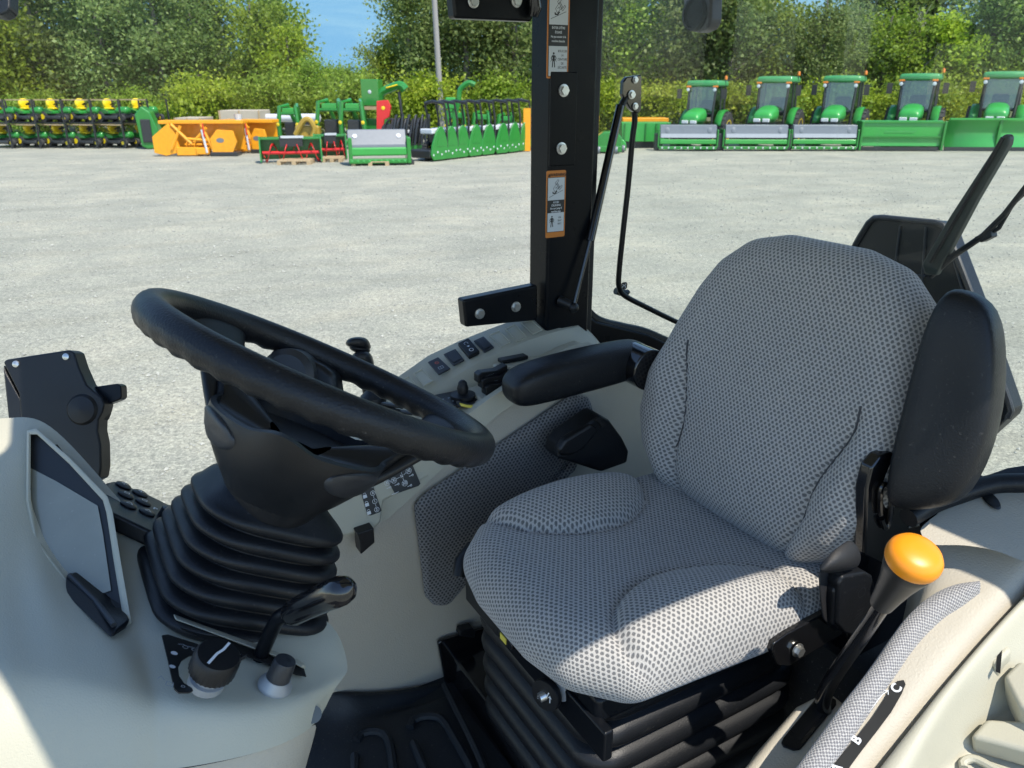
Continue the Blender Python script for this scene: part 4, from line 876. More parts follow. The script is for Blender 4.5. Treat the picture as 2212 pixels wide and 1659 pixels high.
# seat belt buckle with strap loop
bk = thing('belt_buckle', 'dusty black belt buckle with folded strap loop at the near rear corner of the cushion', 'belt buckle', PA(1860, 1350, .545))
fb = lambda x, y, a=.545: PA(x, y, a)
m = MB(); m.prism([fb(x, y) for x, y in ((1812, 1262), (1822, 1244), (1872, 1236), (1886, 1244), (1898, 1290), (1902, 1370), (1868, 1384), (1825, 1368), (1808, 1350))], Av * .026); b_ = m.build('buckle', 'black_rubber', bk, bevel=.005)
m = MB(); m.prism([fb(x, y, .55) for x, y in ((1800, 1280), (1815, 1252), (1820, 1350), (1812, 1368), (1798, 1350))], Av * .02); m.build('side_cover', 'black_plastic', bk, bevel=.004)
d = Dec(fb(1861, 1279, .5445), Rv, Zv, .0006); d.ring(0, 0, .0078, .0008).build('embossed_ring', 'dark_grey_plastic', b_); d = Dec(fb(1861, 1279, .5445), Rv, Zv, .0006); d.text('MADE IN', .004, -.031, .0042, 0, .9, ).line([(-.006, -.040), (.012, -.034)], .0008).line([(-.006, -.046), (.012, -.040)], .0008).build('embossing', 'dark_grey_plastic', b_)
st_ = [[(1769, 1226, .545), (1784, 1205, .540), (1808, 1182, .541), (1836, 1162, .552)], [(1773, 1231, .536), (1794, 1213, .531), (1824, 1193, .531), (1852, 1178, .545)], [(1780, 1235, .536), (1804, 1222, .529), (1834, 1208, .530), (1861, 1200, .545)], [(1790, 1236, .542), (1814, 1231, .535), (1838, 1226, .537), (1856, 1218, .547)], [(1798, 1232, .555), (1816, 1230, .553), (1836, 1228, .553), (1846, 1226, .556)]]
m = MB(); m.grid([[PA(*q) for q in r] for r in st_]); m.build('strap_loop', 'webbing', bk, subsurf=2, solid=.0022)
m = MB(); m.grid([[PA(x, y, .552) for x, y in ((1768, 1222), (1768, 1260), (1775, 1330), (1782, 1345))], [PA(x, y, .57) for x, y in ((1800, 1215), (1798, 1262), (1806, 1330), (1806, 1350))]]); m.build('strap_tail', 'webbing', bk, subsurf=1, solid=.002)

# ================================================================== FLOOR, PEDESTAL
pd = thing('seat_pedestal', 'glossy black metal step box under the seat suspension', 'seat base', TP(.7, AC, FL))
m = MB(); cbox(m, .525, 1.00, .42, 1.17, FL, 1.075); m.build('box', 'black_gloss', pd, bevel=.006)
m = MB(); m.prism([PA(x, y, 1.172) for x, y in ((942, 1384), (948, 1378), (990, 1366), (1050, 1350), (1090, 1480), (980, 1500), (962, 1488))], Av * -.01); m.build('end_plate', 'black_gloss', pd, bevel=.003)
m = MB(); m.prism([PA(x, y, 1.168) for x, y in ((984, 1362), (986, 1350), (1012, 1344), (1018, 1352), (1016, 1366))], -Av * .02); m.build('latch', 'black_rubber', pd, bevel=.002)
mat_ = thing('floor_mat', 'dark moulded rubber floor mat with raised ribs in the footwell', 'floor mat', TP(.3, .9, FL))
ml = [(600, 1500), (680, 1496), (735, 1498), (790, 1501), (830, 1500), (880, 1494), (930, 1484), (960, 1478)]
top_ = [PA(x, y, 1.160 if x > 700 else 1.2) for x, y in ml]
rws = [[p + Av * .012 - Zv * .004 for p in top_], top_, [p - Av * .018 - Zv * .035 for p in top_], [TP(p @ Rv, 1.125, 1.022) for p in top_], [TP(p @ Rv, 1.06, 1.014) for p in top_], [TP(p @ Rv + .02, .80, 1.014) for p in top_], [TP(p @ Rv + .03, .35, 1.014) for p in top_]]
m = MB(); m.grid(rws); m.build('mat', 'floor_rubber', mat_, subsurf=2)
for q in (((770, 1600), (830, 1585), (850, 1660), (850, 1760), (780, 1760)), ((885, 1572), (945, 1548), (985, 1600), (1030, 1700), (960, 1730))):
    m = MB(); m.tube(spline([PZ(x, y, 1.020) for x, y in q], 4, True), .0085, 8); m.build('rib', 'floor_rubber', mat_)
m = MB(); m.tube(spline([PZ(x, y, 1.03) for x, y in ((960, 1478), (985, 1530), (1015, 1590), (1050, 1670), (1090, 1800))], 4), .007, 8); m.build('edge_bead', 'floor_rubber', mat_)
cp_ = thing('floor_carpet', 'dusty dark carpet patch on the floor between the seat base and the lever', 'carpet', TP(.85, .5, 1.08))
m = MB(); cbox(m, .55, 1.05, .30, .60, 1.05, 1.082); m.build('carpet_sheet', 'carpet', cp_, bevel=.004)
m = MB(); m.tube(spline([PZ(x, y, 1.10) for x, y in ((1660, 1535), (1672, 1545), (1690, 1560), (1705, 1580))], 4), .006, 10); m.build('cable', 'black_rubber', cp_)

# ================================================================== NEAR SIDE: fender console, strip, tray, gear lever
nf = thing('near_fender_console', 'sunlit beige fender console with storage tray along the near side of the seat', 'console', TP(.8, .45, 1.3))
npo = TP(.65, .40, 1.415); nn = unit(np.array(-Rv * .36 + Zv * .92 - Av * .12))
def NP(x, y, k=0.0): return PP(x, y, npo, nn) + nn * k
# main beige shell in tr-space rows following the picture outline
bo = [(1700, 1790), (1760, 1700), (1800, 1655), (1850, 1600), (1900, 1540), (1950, 1478), (2000, 1415), (2060, 1345), (2120, 1285), (2160, 1250), (2212, 1205), (2300, 1130)]
A_ = [(1600, 1790), (1660, 1700), (1715, 1640), (1765, 1580), (1815, 1520), (1865, 1455), (1908, 1400), (1945, 1340), (1980, 1270), (1992, 1190), (1988, 1140), (2010, 1095)]
B_ = [(1640, 1800), (1700, 1712), (1750, 1655), (1802, 1592), (1850, 1530), (1898, 1465), (1945, 1408), (1995, 1340), (2040, 1275), (2060, 1215), (2060, 1150), (2075, 1075)]
C_ = [(1800, 1830), (1850, 1750), (1890, 1680), (1935, 1620), (1985, 1560), (2040, 1490), (2095, 1425), (2150, 1355), (2205, 1290), (2250, 1225), (2300, 1140), (2330, 1080)]
def nrow(pts, dz): return [NP(x, y, dz) for x, y in pts]
dr = [p - Zv * .30 for p in nrow(A_, -.02)]
# the rear part becomes the fender shelf: flatten it
m = MB(); m.grid([dr, [p - Zv * .10 for p in nrow(A_, -.012)], nrow(A_, -.010), nrow(B_, 0), nrow(bo, 0), nrow(C_, -.002), [p - Zv * .12 - Av * .01 for p in nrow(C_, -.01)]]); m.build('fender_cover', 'beige_plastic', nf, subsurf=2)
# rear shelf (behind armrest) and seals
sh0 = TP(1.05, .42, 1.605); sn_ = unit(Zv * .95 - Rv * .20 - Av * .1)
def SH(x, y, k=0): return PP(x, y, sh0, sn_) + sn_ * k
m = MB(); m.grid([[SH(*q) for q in ((1985, 1140), (2030, 1105), (2070, 1085), (2110, 1072), (2160, 1062), (2260, 1058))], [SH(*q) for q in ((1990, 1150), (2040, 1130), (2085, 1120), (2130, 1115), (2180, 1115), (2280, 1120))], [SH(*q) for q in ((2000, 1180), (2060, 1175), (2110, 1180), (2160, 1190), (2212, 1215), (2320, 1240))]]); 
m.build('shelf', 'beige_plastic', nf, subsurf=2)
m = MB(); m.rev(SH(2140, 1082, .002), sn_, [(.020, 0), (.018, .002), (.001, .003)], 24, squash=.45); m.build('plug', 'black_plastic', nf)
m = MB(); m.tube(spline([SH(*q, .01) for q in ((1960, 1130), (2010, 1100), (2070, 1078), (2120, 1062), (2170, 1055), (2300, 1056))], 5), .014, 12); m.build('seal', 'black_rubber', nf)
m = MB(); m.prism([SH(x, y, .02) for x, y in ((2075, 1078), (2120, 1050), (2170, 1032), (2320, 1010), (2320, 1056), (2170, 1056), (2110, 1066))], -sn_ * .03); m.build('fender_trim', 'black_paint', nf, bevel=.004)
# fabric strip laid along the fender
cl = spline([(1675, 1775), (1755, 1663), (1801, 1601), (1843, 1540), (1880, 1490), (1915, 1440), (1947, 1393), (1982, 1350), (2025, 1312), (2070, 1288), (2114, 1272)], 5)
wd_ = spline([(32, 0), (31, 0), (31, 0), (30, 0), (28, 0), (27, 0), (27, 0), (28, 0), (27, 0), (23, 0), (9, 0)], 5)
rg = []; uvv = []; L_ = 0; pv = None
for i, (c, w) in enumerate(zip(cl, wd_)):
    d_ = np.array(cl[min(i + 1, len(cl) - 1)]) - np.array(cl[max(i - 1, 0)]); d_ = d_ / np.linalg.norm(d_); nx = np.array([d_[1], -d_[0]])
    row = []; pc_ = NP(c[0], c[1]); L_ += 0 if pv is None else np.linalg.norm(pc_ - pv); pv = pc_
    for k in range(13):
        q = math.pi * k / 12; s_ = -math.cos(q); row.append(NP(c[0] + nx[0] * w[0] * s_, c[1] + nx[1] * w[0] * s_) + nn * (.017 * math.sin(q) - .001)); uvv.append((L_, .05 * k / 12))
    rg.append(row)
m = MB(); m.grid(rg); m.build('fabric_strip', 'strip_fabric', nf, uvs=uvv, angle=180)
# range decal
dc = [(1802, 1700), (1770, 1700), (1790, 1668), (1812, 1640), (1848, 1597), (1885, 1550), (1910, 1512), (1924, 1488), (1938, 1473), (1952, 1471), (1956, 1480), (1948, 1500), (1925, 1540), (1892, 1584), (1860, 1625), (1838, 1655), (1815, 1690)]
m = MB(); m.prism([NP(x, y, .002) for x, y in dc], nn * .0008); dk = m.build('range_decal', 'label_black', nf)
exx = unit(NP(1850, 1601) - NP(1936, 1490)); eyy = unit(np.cross(exx, nn)); 
if eyy @ (NP(1960, 1500) - NP(1930, 1480)) < 0: pass
for t, x, y in (('C', 1936, 1490), ('B', 1850, 1601), ('A', 1806, 1662)):
    d = Dec(NP(x, y, .0032), -eyy if False else eyy, exx, .0004)
    d = Dec(NP(x, y, .0032), -exx, np.cross(nn, -exx), .0004)
    d.text(t, 0, 0, .0155, .0005).build('letter', 'white_ink', dk)
d = Dec(NP(1898, 1540, .0032), -exx, np.cross(nn, -exx), .0004)
d.line([(-.055, .008), (.022, .008), (.030, .006)], .0009).line([(.026, .010), (.031, .006), (.026, .003)], .0009).build('line', 'white_ink', dk)
# storage tray, outside the fender: rim and recessed bin
tg = [(1830, 1760), (1870, 1690), (1905, 1640), (1960, 1575), (2020, 1500), (2080, 1430), (2140, 1362), (2212, 1285), (2300, 1190)]
ti = [(1890, 1790), (1930, 1715), (1962, 1668), (1998, 1600), (2052, 1515), (2100, 1452), (2158, 1382), (2222, 1312), (2310, 1225)]
tpo = NP(2020, 1500, -.004); tn = unit(Zv * .93 - Rv * .34 + Av * .05)
def TR(x, y, k=0): return PP(x, y, tpo, tn) + tn * k
dish = thing('storage_tray', 'pale green plastic storage bin with a clip wall at the bottom right corner', 'storage tray', TR(2100, 1550))
rim0 = [TR(x, y, -.035) for x, y in tg]; rim1 = [TR(x, y, .002) for x, y in tg]
rim2 = [TR(x * .55 + u * .45, y * .55 + v * .45, .009) for (x, y), (u, v) in zip(tg, ti)]; rim3 = [TR(x, y, .004) for x, y in ti]
fl_ = [(1975, 1860), (1962, 1770), (1964, 1690), (1983, 1614), (2035, 1570), (2089, 1530), (2180, 1470), (2260, 1400), (2340, 1330)]
flo = [TR(x, y, -.085) for x, y in fl_]
far_ = [TR(x + 260, y + 190, -.090) for x, y in fl_]
m = MB(); m.grid([rim0, rim1, rim2, rim3, [a * .85 + b * .15 - tn * .006 for a, b in zip(rim3, flo)], [a * .12 + b * .88 for a, b in zip(rim3, flo)], flo, far_]); m.build('bin', 'dash_plastic', dish, subsurf=2)
m = MB(); m.prism([TR(x, y, -.0845) for x, y in ((2089, 1532), (2150, 1546), (2212, 1562), (2330, 1590), (2345, 1500), (2125, 1492))], tn * .035); m.build('back_wall', 'dash_plastic', dish, bevel=.007)
for q in (((2074, 1572), (2096, 1552), (2150, 1576), (2230, 1612), (2230, 1670), (2160, 1640)), ((2030, 1625), (2056, 1602), (2110, 1628), (2190, 1676), (2160, 1730), (2100, 1700))):
    q_ = spline([TR(*p, -.076) for p in q], 4, True); m = MB(); m.tube(q_, .005, 8); m.build('floor_rib', 'dash_plastic', dish)
m = MB(); m.prism([TR(x, y, -.012) for x, y in ((2125, 1378), (2150, 1362), (2172, 1372), (2186, 1388), (2166, 1408), (2152, 1428), (2132, 1408), (2128, 1396))], -tn * .06); m.build('clip_wall', 'dash_plastic', dish, bevel=.006)
m = MB(); m.prism([TR(x, y, -.022) for x, y in ((2166, 1432), (2200, 1398), (2330, 1440), (2330, 1560), (2200, 1500))], -tn * .05); m.build('inner_wall', 'dash_plastic', dish, bevel=.006)
m = MB(); m.prism([TR(x, y, -.0115) for x, y in ((2146, 1376), (2156, 1370), (2170, 1376), (2164, 1392), (2160, 1440), (2150, 1436), (2154, 1392), (2148, 1386))], -tn * .001); m.build('clip_slot', 'black_plastic', dish)

# gear lever
gl = thing('gear_lever', 'black gear lever with an orange capped grip beside the near side of the seat', 'gear lever', PZ(1770, 1545, 1.33))
gn = unit(Zv * .9 - Rv * .3 - Av * .25); gp0 = PZ(1750, 1560, 1.345)
def GP(x, y, k=0): return PP(x, y, gp0, gn) + gn * k
m = MB(); m.loft([[GP(x, y, k) for x, y in pts] for k, pts in ((-.12, ((1560, 1700), (1640, 1560), (1700, 1500), (1800, 1470), (1860, 1530), (1800, 1650), (1730, 1760), (1620, 1800))), (-.012, ((1604, 1660), (1665, 1585), (1722, 1520), (1790, 1485), (1836, 1522), (1790, 1600), (1730, 1680), (1620, 1720))), (-.002, ((1618, 1662), (1676, 1588), (1728, 1524), (1788, 1492), (1826, 1524), (1782, 1596), (1724, 1670), (1640, 1700))))])
m.build('base', 'beige_plastic', gl, bevel=.008)
m = MB(); m.prism([GP(x, y, -.001) for x, y in ((1687, 1606), (1692, 1594), (1768, 1502), (1776, 1498), (1806, 1512), (1806, 1524), (1738, 1608), (1728, 1620), (1714, 1622), (1692, 1614))], gn * .004); gt = m.build('gate_plate', 'black_paint', gl, bevel=.0015)
m = MB(); m.prism([GP(x, y, .0032) for x, y in ((1722, 1600), (1790, 1518), (1796, 1521), (1727, 1603))], gn * .0008); m.build('slot', 'gap_black', gt)
Db = float((GP(1778, 1530) - CAMP) @ _fw)
pth = spline([PDp(1782, 1540, Db + .01), PDp(1778, 1515, Db - .010), PDp(1789, 1482, Db - .030), PDp(1815, 1440, Db - .055), PDp(1860, 1375, Db - .095), PDp(1902, 1312, Db - .135), PDp(1915, 1292, Db - .148)], 6)
nP = len(pth)
m = MB(); m.tube(pth, [.0095 + .001 * (1 - i / nP) for i in range(nP)], 18); m.build('shaft', 'black_gloss', gl)
g0, g1 = PDp(1903, 1306, Db - .140), PDp(1985, 1190, Db - .215); gx = unit(g1 - g0); GL = np.linalg.norm(g1 - g0)
m = MB(); m.rev(g0, gx, [(.0105, 0), (.0135, .002), (.0160, GL * .22), (.0200, GL * .46), (.0255, GL * .68), (.0285, GL * .80), (.0277, GL * .82)], 32); m.build('grip', 'grip_brown', gl)
m = MB(); m.rev(g0, gx, [(.0280, GL * .80), (.0294, GL * .82), (.0303, GL * .87), (.0296, GL * .925), (.0262, GL * .98), (.0190, GL * 1.015), (.0090, GL * 1.03), (.001, GL * 1.033)], 36); m.build('cap', 'orange_knob', gl, angle=80)
# ================================================================== THE YARD
m_, ns, ls, b = new_mat('gravel')
big = noise(ns, ls, .5, 12, rough=.72, dist=.3)
tcg = ns.new('ShaderNodeTexCoord'); mpg = ns.new('ShaderNodeMapping'); ls.new(tcg.outputs['Object'], mpg.inputs[0]); mpg.inputs['Scale'].default_value = (.6, 1.2, 1); mpg.inputs['Rotation'].default_value = (0, 0, -.12)
streak = noise(ns, ls, 1.6, 12, rough=.8, dist=.2, vec=mpg.outputs[0]); mid = noise(ns, ls, 7, 6, rough=.75); fine = noise(ns, ls, 55, 5, rough=.8)
c1 = ramp(ns, ls, big, [(.30, (.235, .24, .205)), (.5, (.295, .295, .248)), (.74, (.39, .37, .295))])
c2 = ramp(ns, ls, streak, [(.30, (.86, .86, .86)), (.5, (1, 1, 1)), (.72, (1.12, 1.11, 1.08))])
mid2 = noise(ns, ls, 22, 5, rough=.8)
c3 = ramp(ns, ls, mid2, [(.30, (.55, .56, .57)), (.5, (1, 1, 1)), (.70, (1.42, 1.41, 1.36))])
c4 = ramp(ns, ls, fine, [(.32, (.48, .49, .50)), (.5, (1, 1, 1)), (.68, (1.6, 1.6, 1.55))])
def mul(a, b_, f=1.0):
    n = ns.new('ShaderNodeMix'); n.data_type = 'RGBA'; n.blend_type = 'MULTIPLY'; n.inputs[0].default_value = f; ls.new(a, n.inputs[6]); ls.new(b_, n.inputs[7]); return n.outputs[2]
c5 = ramp(ns, ls, mid, [(.3, (.88, .88, .89)), (.7, (1.10, 1.10, 1.08))])
wvt = ns.new('ShaderNodeTexWave'); wvt.inputs['Scale'].default_value = .22; wvt.inputs['Distortion'].default_value = 9; wvt.inputs['Detail'].default_value = 3; wvt.inputs['Detail Scale'].default_value = .6; mpw = ns.new('ShaderNodeMapping'); mpw.inputs['Rotation'].default_value = (0, 0, 1.15); ls.new(tcg.outputs['Object'], mpw.inputs[0]); ls.new(mpw.outputs[0], wvt.inputs[0])
c6 = ramp(ns, ls, wvt.outputs['Fac'], [(.0, (.96, .955, .94)), (.2, (1, 1, 1)), (.85, (1, 1, 1)), (1, (1.03, 1.03, 1.02))])
ls.new(mul(mul(mul(mul(mul(c1, c2), c3), c4), c5), c6), b.inputs['Base Color']); b.inputs['Roughness'].default_value = .92; b.inputs['Specular IOR Level'].default_value = .2
bump(ns, ls, b, fine, .6, .012)
m = MB(); m.bx(-400, 400, -120, 700, -.2, 0); gr = m.build('ground', 'gravel'); tag(gr, kind='structure')

# loose crushed stone lying on the yard
def scatter_stones():
    r = np.random.default_rng(11); n = 14000; y = 2.2 + (r.uniform(0, 1, n) ** 1.5) * 24; x = r.uniform(-1, 1, n) * (y * .80 + 1.5); s = r.uniform(.005, .017, n) * (1 + .5 * (r.uniform(0, 1, n) > .95)) * np.clip(.55 + y / 14, .6, 1.5)
    base = np.array([[1, 0, 0], [0, 1, 0], [-1, 0, 0], [0, -1, 0], [0, 0, .8], [0, 0, -.5]]); F = np.array([[0, 1, 4], [1, 2, 4], [2, 3, 4], [3, 0, 4], [1, 0, 5], [2, 1, 5], [3, 2, 5], [0, 3, 5]])
    a = r.uniform(0, 6.28, n); ca, sa = np.cos(a), np.sin(a); B = base[None] * (s[:, None, None] * r.uniform(.6, 1.3, (n, 6, 1)))
    X = B[..., 0] * ca[:, None] - B[..., 1] * sa[:, None] + x[:, None]; Y = B[..., 0] * sa[:, None] + B[..., 1] * ca[:, None] + y[:, None]; Z = B[..., 2] + s[:, None] * .25
    V = np.stack([X, Y, Z], -1).reshape(-1, 3); FF = (F[None] + (np.arange(n) * 6)[:, None, None]).reshape(-1, 3)
    me = bpy.data.meshes.new('loose_stones'); me.from_pydata(V.tolist(), [], FF.tolist()); me.materials.append(MATS['loose_stone']); o = bpy.data.objects.new('loose_stones', me); COL.objects.link(o)
    tag(o, 'loose pale crushed stone scattered over the gravel yard', 'stones', kind='stuff')
m_, ns, ls, b = new_mat('loose_stone'); ls.new(ramp(ns, ls, noise(ns, ls, 9, 6, rough=.8), [(.3, (.16, .165, .15)), (.5, (.33, .33, .29)), (.7, (.52, .51, .45))]), b.inputs['Base Color']); b.inputs['Roughness'].default_value = .9
scatter_stones()
def paint(name, col, rough=.35, var=.10, coat=.3): return plastic(name, col, rough, 0, var=var, coat=coat)
paint('machine_green', (.020, .20, .028)); paint('bright_green', (.035, .30, .05)); paint('roof_green', (.05, .27, .085), .45)
paint('machine_yellow', (.78, .58, .01)); paint('dull_yellow', (.36, .24, .03), .5); paint('machine_orange', (.80, .33, .006), .45, .2); paint('machine_red', (.62, .02, .02)); paint('machine_black', (.018, .02, .022), .5)
paint('tyre_black', (.035, .036, .036), .85, coat=0); paint('grey_cover', (.15, .165, .185), .4); paint('cover_light', (.30, .32, .35), .4); paint('silver_part', (.55, .57, .60), .3); paint('cream_board', (.42, .37, .29), .7, coat=0); paint('wood', (.42, .31, .18), .8, .25, coat=0)
paint('lamp_amber', (.8, .22, .02), .3); paint('lamp_clear', (.7, .72, .72), .15); paint('cab_dark_glass', (.03, .055, .04), .06, spec_ := .1) if False else plastic('cab_dark_glass', (.035, .06, .05), .05, var=.5, spec=.8)
paint('pole_grey', (.27, .26, .25), .8, coat=0)
def GZ(px, yb): return PZ(px, yb, 0)
def ppm(px, yb): return FP / float((GZ(px, yb) - CAMP) @ _fw)
def lbox(o, name, mat, dims, bevel=.02, parent=None, rot=None):
    m = MB(); m.bx(*dims); return m.build(name, mat, parent or o, bevel=bevel)
def wheel(o, x, y, R_, w, rim='machine_yellow', name='wheel'):
    m = MB(); pr = [(R_ * .55, -w / 2), (R_ * .92, -w / 2), (R_, -w * .38), (R_, w * .38), (R_ * .92, w / 2), (R_ * .55, w / 2)]
    m.rev((x, y, R_), (1, 0, 0), pr, 24); wv = m.build(name, 'tyre_black', o)
    m = MB(); m.rev((x, y, R_), (1, 0, 0), [(R_ * .2, -w * .40), (R_ * .56, -w * .52), (R_ * .56, w * .52), (R_ * .2, w * .40)], 20); m.build('rim', rim, wv)
    m = MB()
    for k in range(20):
        t = 2 * math.pi * k / 20; c = np.array([x, y + math.cos(t) * R_, R_ + math.sin(t) * R_]); rd = np.array([0, math.cos(t), math.sin(t)]); tg_ = np.array([0, -math.sin(t), math.cos(t)])
        m.box(c, rd * .018, tg_ * .025 + np.array([.03, 0, 0]), np.array([w * .42, 0, 0]))
    m.build('tread', 'tyre_black', wv); return wv

# ---- cab tractor prototype: 1.45 m wide, front towards -y, origin under the rear axle
def make_tractor():
    t = thing('compact_tractor', '', 'tractor', (0, 0, 0), 0, 'cab tractors parked in a row', local=True)
    # hood
    sec = [(-1.78, .28, .98, 1.12), (-1.74, .33, .92, 1.24), (-1.55, .355, .86, 1.36), (-1.1, .37, .84, 1.47), (-.66, .38, .84, 1.52)]
    rows = []
    for y, w, z0, z1 in sec: rows.append([(w, y, z0), (w * 1.02, y, z0 + (z1 - z0) * .55), (w * .92, y, z0 + (z1 - z0) * .85), (w * .55, y, z1 * .985 + z0 * .015), (0, y, z1), (-w * .55, y, z1 * .985 + z0 * .015), (-w * .92, y, z0 + (z1 - z0) * .85), (-w * 1.02, y, z0 + (z1 - z0) * .55), (-w, y, z0)])
    m = MB(); m.loft([[np.array(p, float) for p in r] for r in rows]); h = m.build('hood', 'bright_green', t, subsurf=1)
    lbox(t, 'grille', 'machine_black', (-.25, .25, -1.77, -1.66, .55, .95), .03)
    for s in (-1, 1): lbox(t, 'headlight', 'lamp_clear', (s * .16 - .12, s * .16 + .12, -1.83, -1.74, .93, 1.05), .02)
    lbox(t, 'engine_frame', 'machine_black', (-.24, .24, -1.7, .3, .36, .90))
    lbox(t, 'front_axle', 'machine_black', (-.52, .52, -1.42, -1.26, .30, .44))
    lbox(t, 'floor', 'machine_black', (-.56, .56, -.75, .25, .55, .66))
    # cab
    m = MB()
    for s in (-1, 1):
        m.tube([(s * .46, -.62, .66), (s * .50, -.66, 1.3), (s * .52, -.55, 2.27)], .045, 8); m.tube([(s * .60, .42, .9), (s * .56, .45, 2.27)], .035, 8); m.tube([(s * .60, -.05, 1.0), (s * .55, -.02, 2.27)], .03, 8)
    m.tube([(-.47, -.62, 1.25), (.47, -.62, 1.25)], .05, 8); cf = m.build('cab_frame', 'machine_black', t)
    m = MB(); m.add([(-.47, -.63, 1.25), (.47, -.63, 1.25), (.51, -.56, 2.25), (-.51, -.56, 2.25)], [(0, 1, 2, 3)]); m.build('windshield', 'cab_pane', t)
    for s in (-1, 1): m = MB(); m.add([(s * .47, -.6, .75), (s * .60, .42, .95), (s * .56, .45, 2.25), (s * .52, -.55, 2.25)], [(0, 1, 2, 3)]); m.build('side_glass', 'cab_pane', t)
    m = MB(); m.add([(-.6, .43, .95), (.6, .43, .95), (.56, .46, 2.25), (-.56, .46, 2.25)], [(0, 1, 2, 3)]); m.build('rear_glass', 'cab_pane', t)
    m = MB(); m.loft([[(x * k, .0 + yv * k2, z) for x, yv in ((.62, -.62), (.66, -.3), (.66, .5), (.55, .60), (-.55, .60), (-.66, .5), (-.66, -.3), (-.62, -.62), (-.3, -.70), (.3, -.70))] for k, k2, z in ((.9, .9, 2.22), (1, 1, 2.26), (1.0, 1, 2.36), (.94, .94, 2.44), (.6, .6, 2.46))]); m.build('roof', 'roof_green', t, bevel=.03)
    lbox(t, 'seat', 'machine_black', (-.26, .26, .1, .35, 1.1, 1.75), .08)
    m = MB(); m.rev((0, -.28, 1.5), (0, .5, 1), [(.17, -.015), (.19, 0), (.17, .015)], 20); m.build('steering_wheel', 'machine_black', t)
    for s in (-1, 1):
        m = MB(); m.rev((s * .52, -.64, 2.12), (0, -1, 0), [(.03, 0), (.06, .04), (.062, .07), (.001, .08)], 16); m.build('work_light', 'lamp_clear', t)
        lbox(t, 'marker_light', 'lamp_amber', (s * .52 - .09, s * .52 + .09, -.69, -.58, 2.20, 2.26), .015)
        # rear fender
        m = MB(); pr = [(y, z) for y, z in [(.74 * math.cos(q) + .12, .74 * math.sin(q) + .66) for q in np.linspace(.05, math.pi * .92, 12)]]
        m.grid([[(s * .56, y, z) for y, z in pr], [(s * .80, y, z) for y, z in pr], [(s * .82, y * .97, z - .05) for y, z in pr]]); m.build('fender', 'bright_green', t, solid=.02)
        wheel(t, s * .76, .12, .66, .34); wheel(t, s * .62, -1.34, .40, .26, name='front_wheel')
        m = MB(); m.tube([(s * .55, -.55, 1.9), (s * .80, -.62, 1.92)], .012, 6); m.bx(s * .88 - .09, s * .88 + .09, -.66, -.61, 1.80, 2.15); m.build('mirror', 'machine_black', t)
    m = MB(); m.tube([(.66, .1, 2.3), (.66, .1, 2.5)], .014, 6); bc = m.build('beacon_stem', 'machine_black', t)
    m = MB(); m.rev((.66, .1, 2.48), (0, 0, 1), [(.05, 0), (.055, .03), (.045, .12), (.01, .14)], 14); m.build('beacon', 'lamp_amber', bc)
    m = MB(); m.tube([(-.3, -1.78, .3), (-.3, -2.0, .35), (-.3, -2.2, .4)], .04, 8); m.tube([(.3, -1.78, .3), (.3, -2.0, .35), (.3, -2.2, .4)], .04, 8); m.tube([(-.14, -1.8, .45), (-.25, -2.1, .6)], .02, 8); m.tube([(.14, -1.8, .45), (.25, -2.1, .6)], .02, 8)
    m.build('front_linkage', 'machine_black', t); return t
m_, ns, ls, b = new_mat('cab_pane'); ns.remove(b)
tr_ = ns.new('ShaderNodeBsdfTransparent'); tr_.inputs[0].default_value = (.36, .46, .41, 1); g_ = ns.new('ShaderNodeBsdfGlossy'); g_.inputs['Roughness'].default_value = .02; g_.inputs[0].default_value = (.9, .95, .95, 1)
x_ = ns.new('ShaderNodeMixShader'); x_.inputs[0].default_value = .12; ls.new(tr_.outputs[0], x_.inputs[1]); ls.new(g_.outputs[0], x_.inputs[2]); ls.new(x_.outputs[0], ns['Material Output'].inputs[0])
TH = math.radians(-32)
tz = [(1517, 1.0, 'leftmost'), (1665, 1.06, ''), (1803, 1.07, ''), (1962, 1.10, ''), (2137, 1.13, '')]
tl_ = ['smallest green cab tractor, leftmost of the parked row, behind a grey topped broom head', 'green cab tractor behind the broom head with the dark grey cover, yellow wheel rim showing', 'green cab tractor in the middle of the parked row, behind the scratched glass', 'green cab tractor parked behind the wide bright green snow blower', 'tallest green cab tractor, rightmost of the row, behind the wide plain green blade']
pt0 = make_tractor()
for i, (px, sc, _) in enumerate(tz):
    P = PZ(px, 325, 0); P = P + np.array([math.sin(-TH) * 0, 0, 0])
    bearing = P / np.linalg.norm(P)
    loc = np.array([P[0], P[1], 0]) * 1.0
    hd = np.array([-math.sin(-TH), -math.cos(-TH), 0])          # heading
    loc = loc - hd * 2.35 * sc + np.array([0.0, 0, 0])
    # keep the cab on its bearing in the picture
    want = PZ(px, 325, 0)[:2] / PZ(px, 325, 0)[1] * loc[1]; loc[0] = want[0] + .0
    yaw = TH * (1.0)
    if i == 0: pt0.location = Vector(loc); pt0.rotation_euler = (0, 0, yaw); pt0.scale = (sc,) * 3; pt0['label'] = tl_[0]
    else: dup(pt0, loc, yaw, tl_[i], scale=sc)
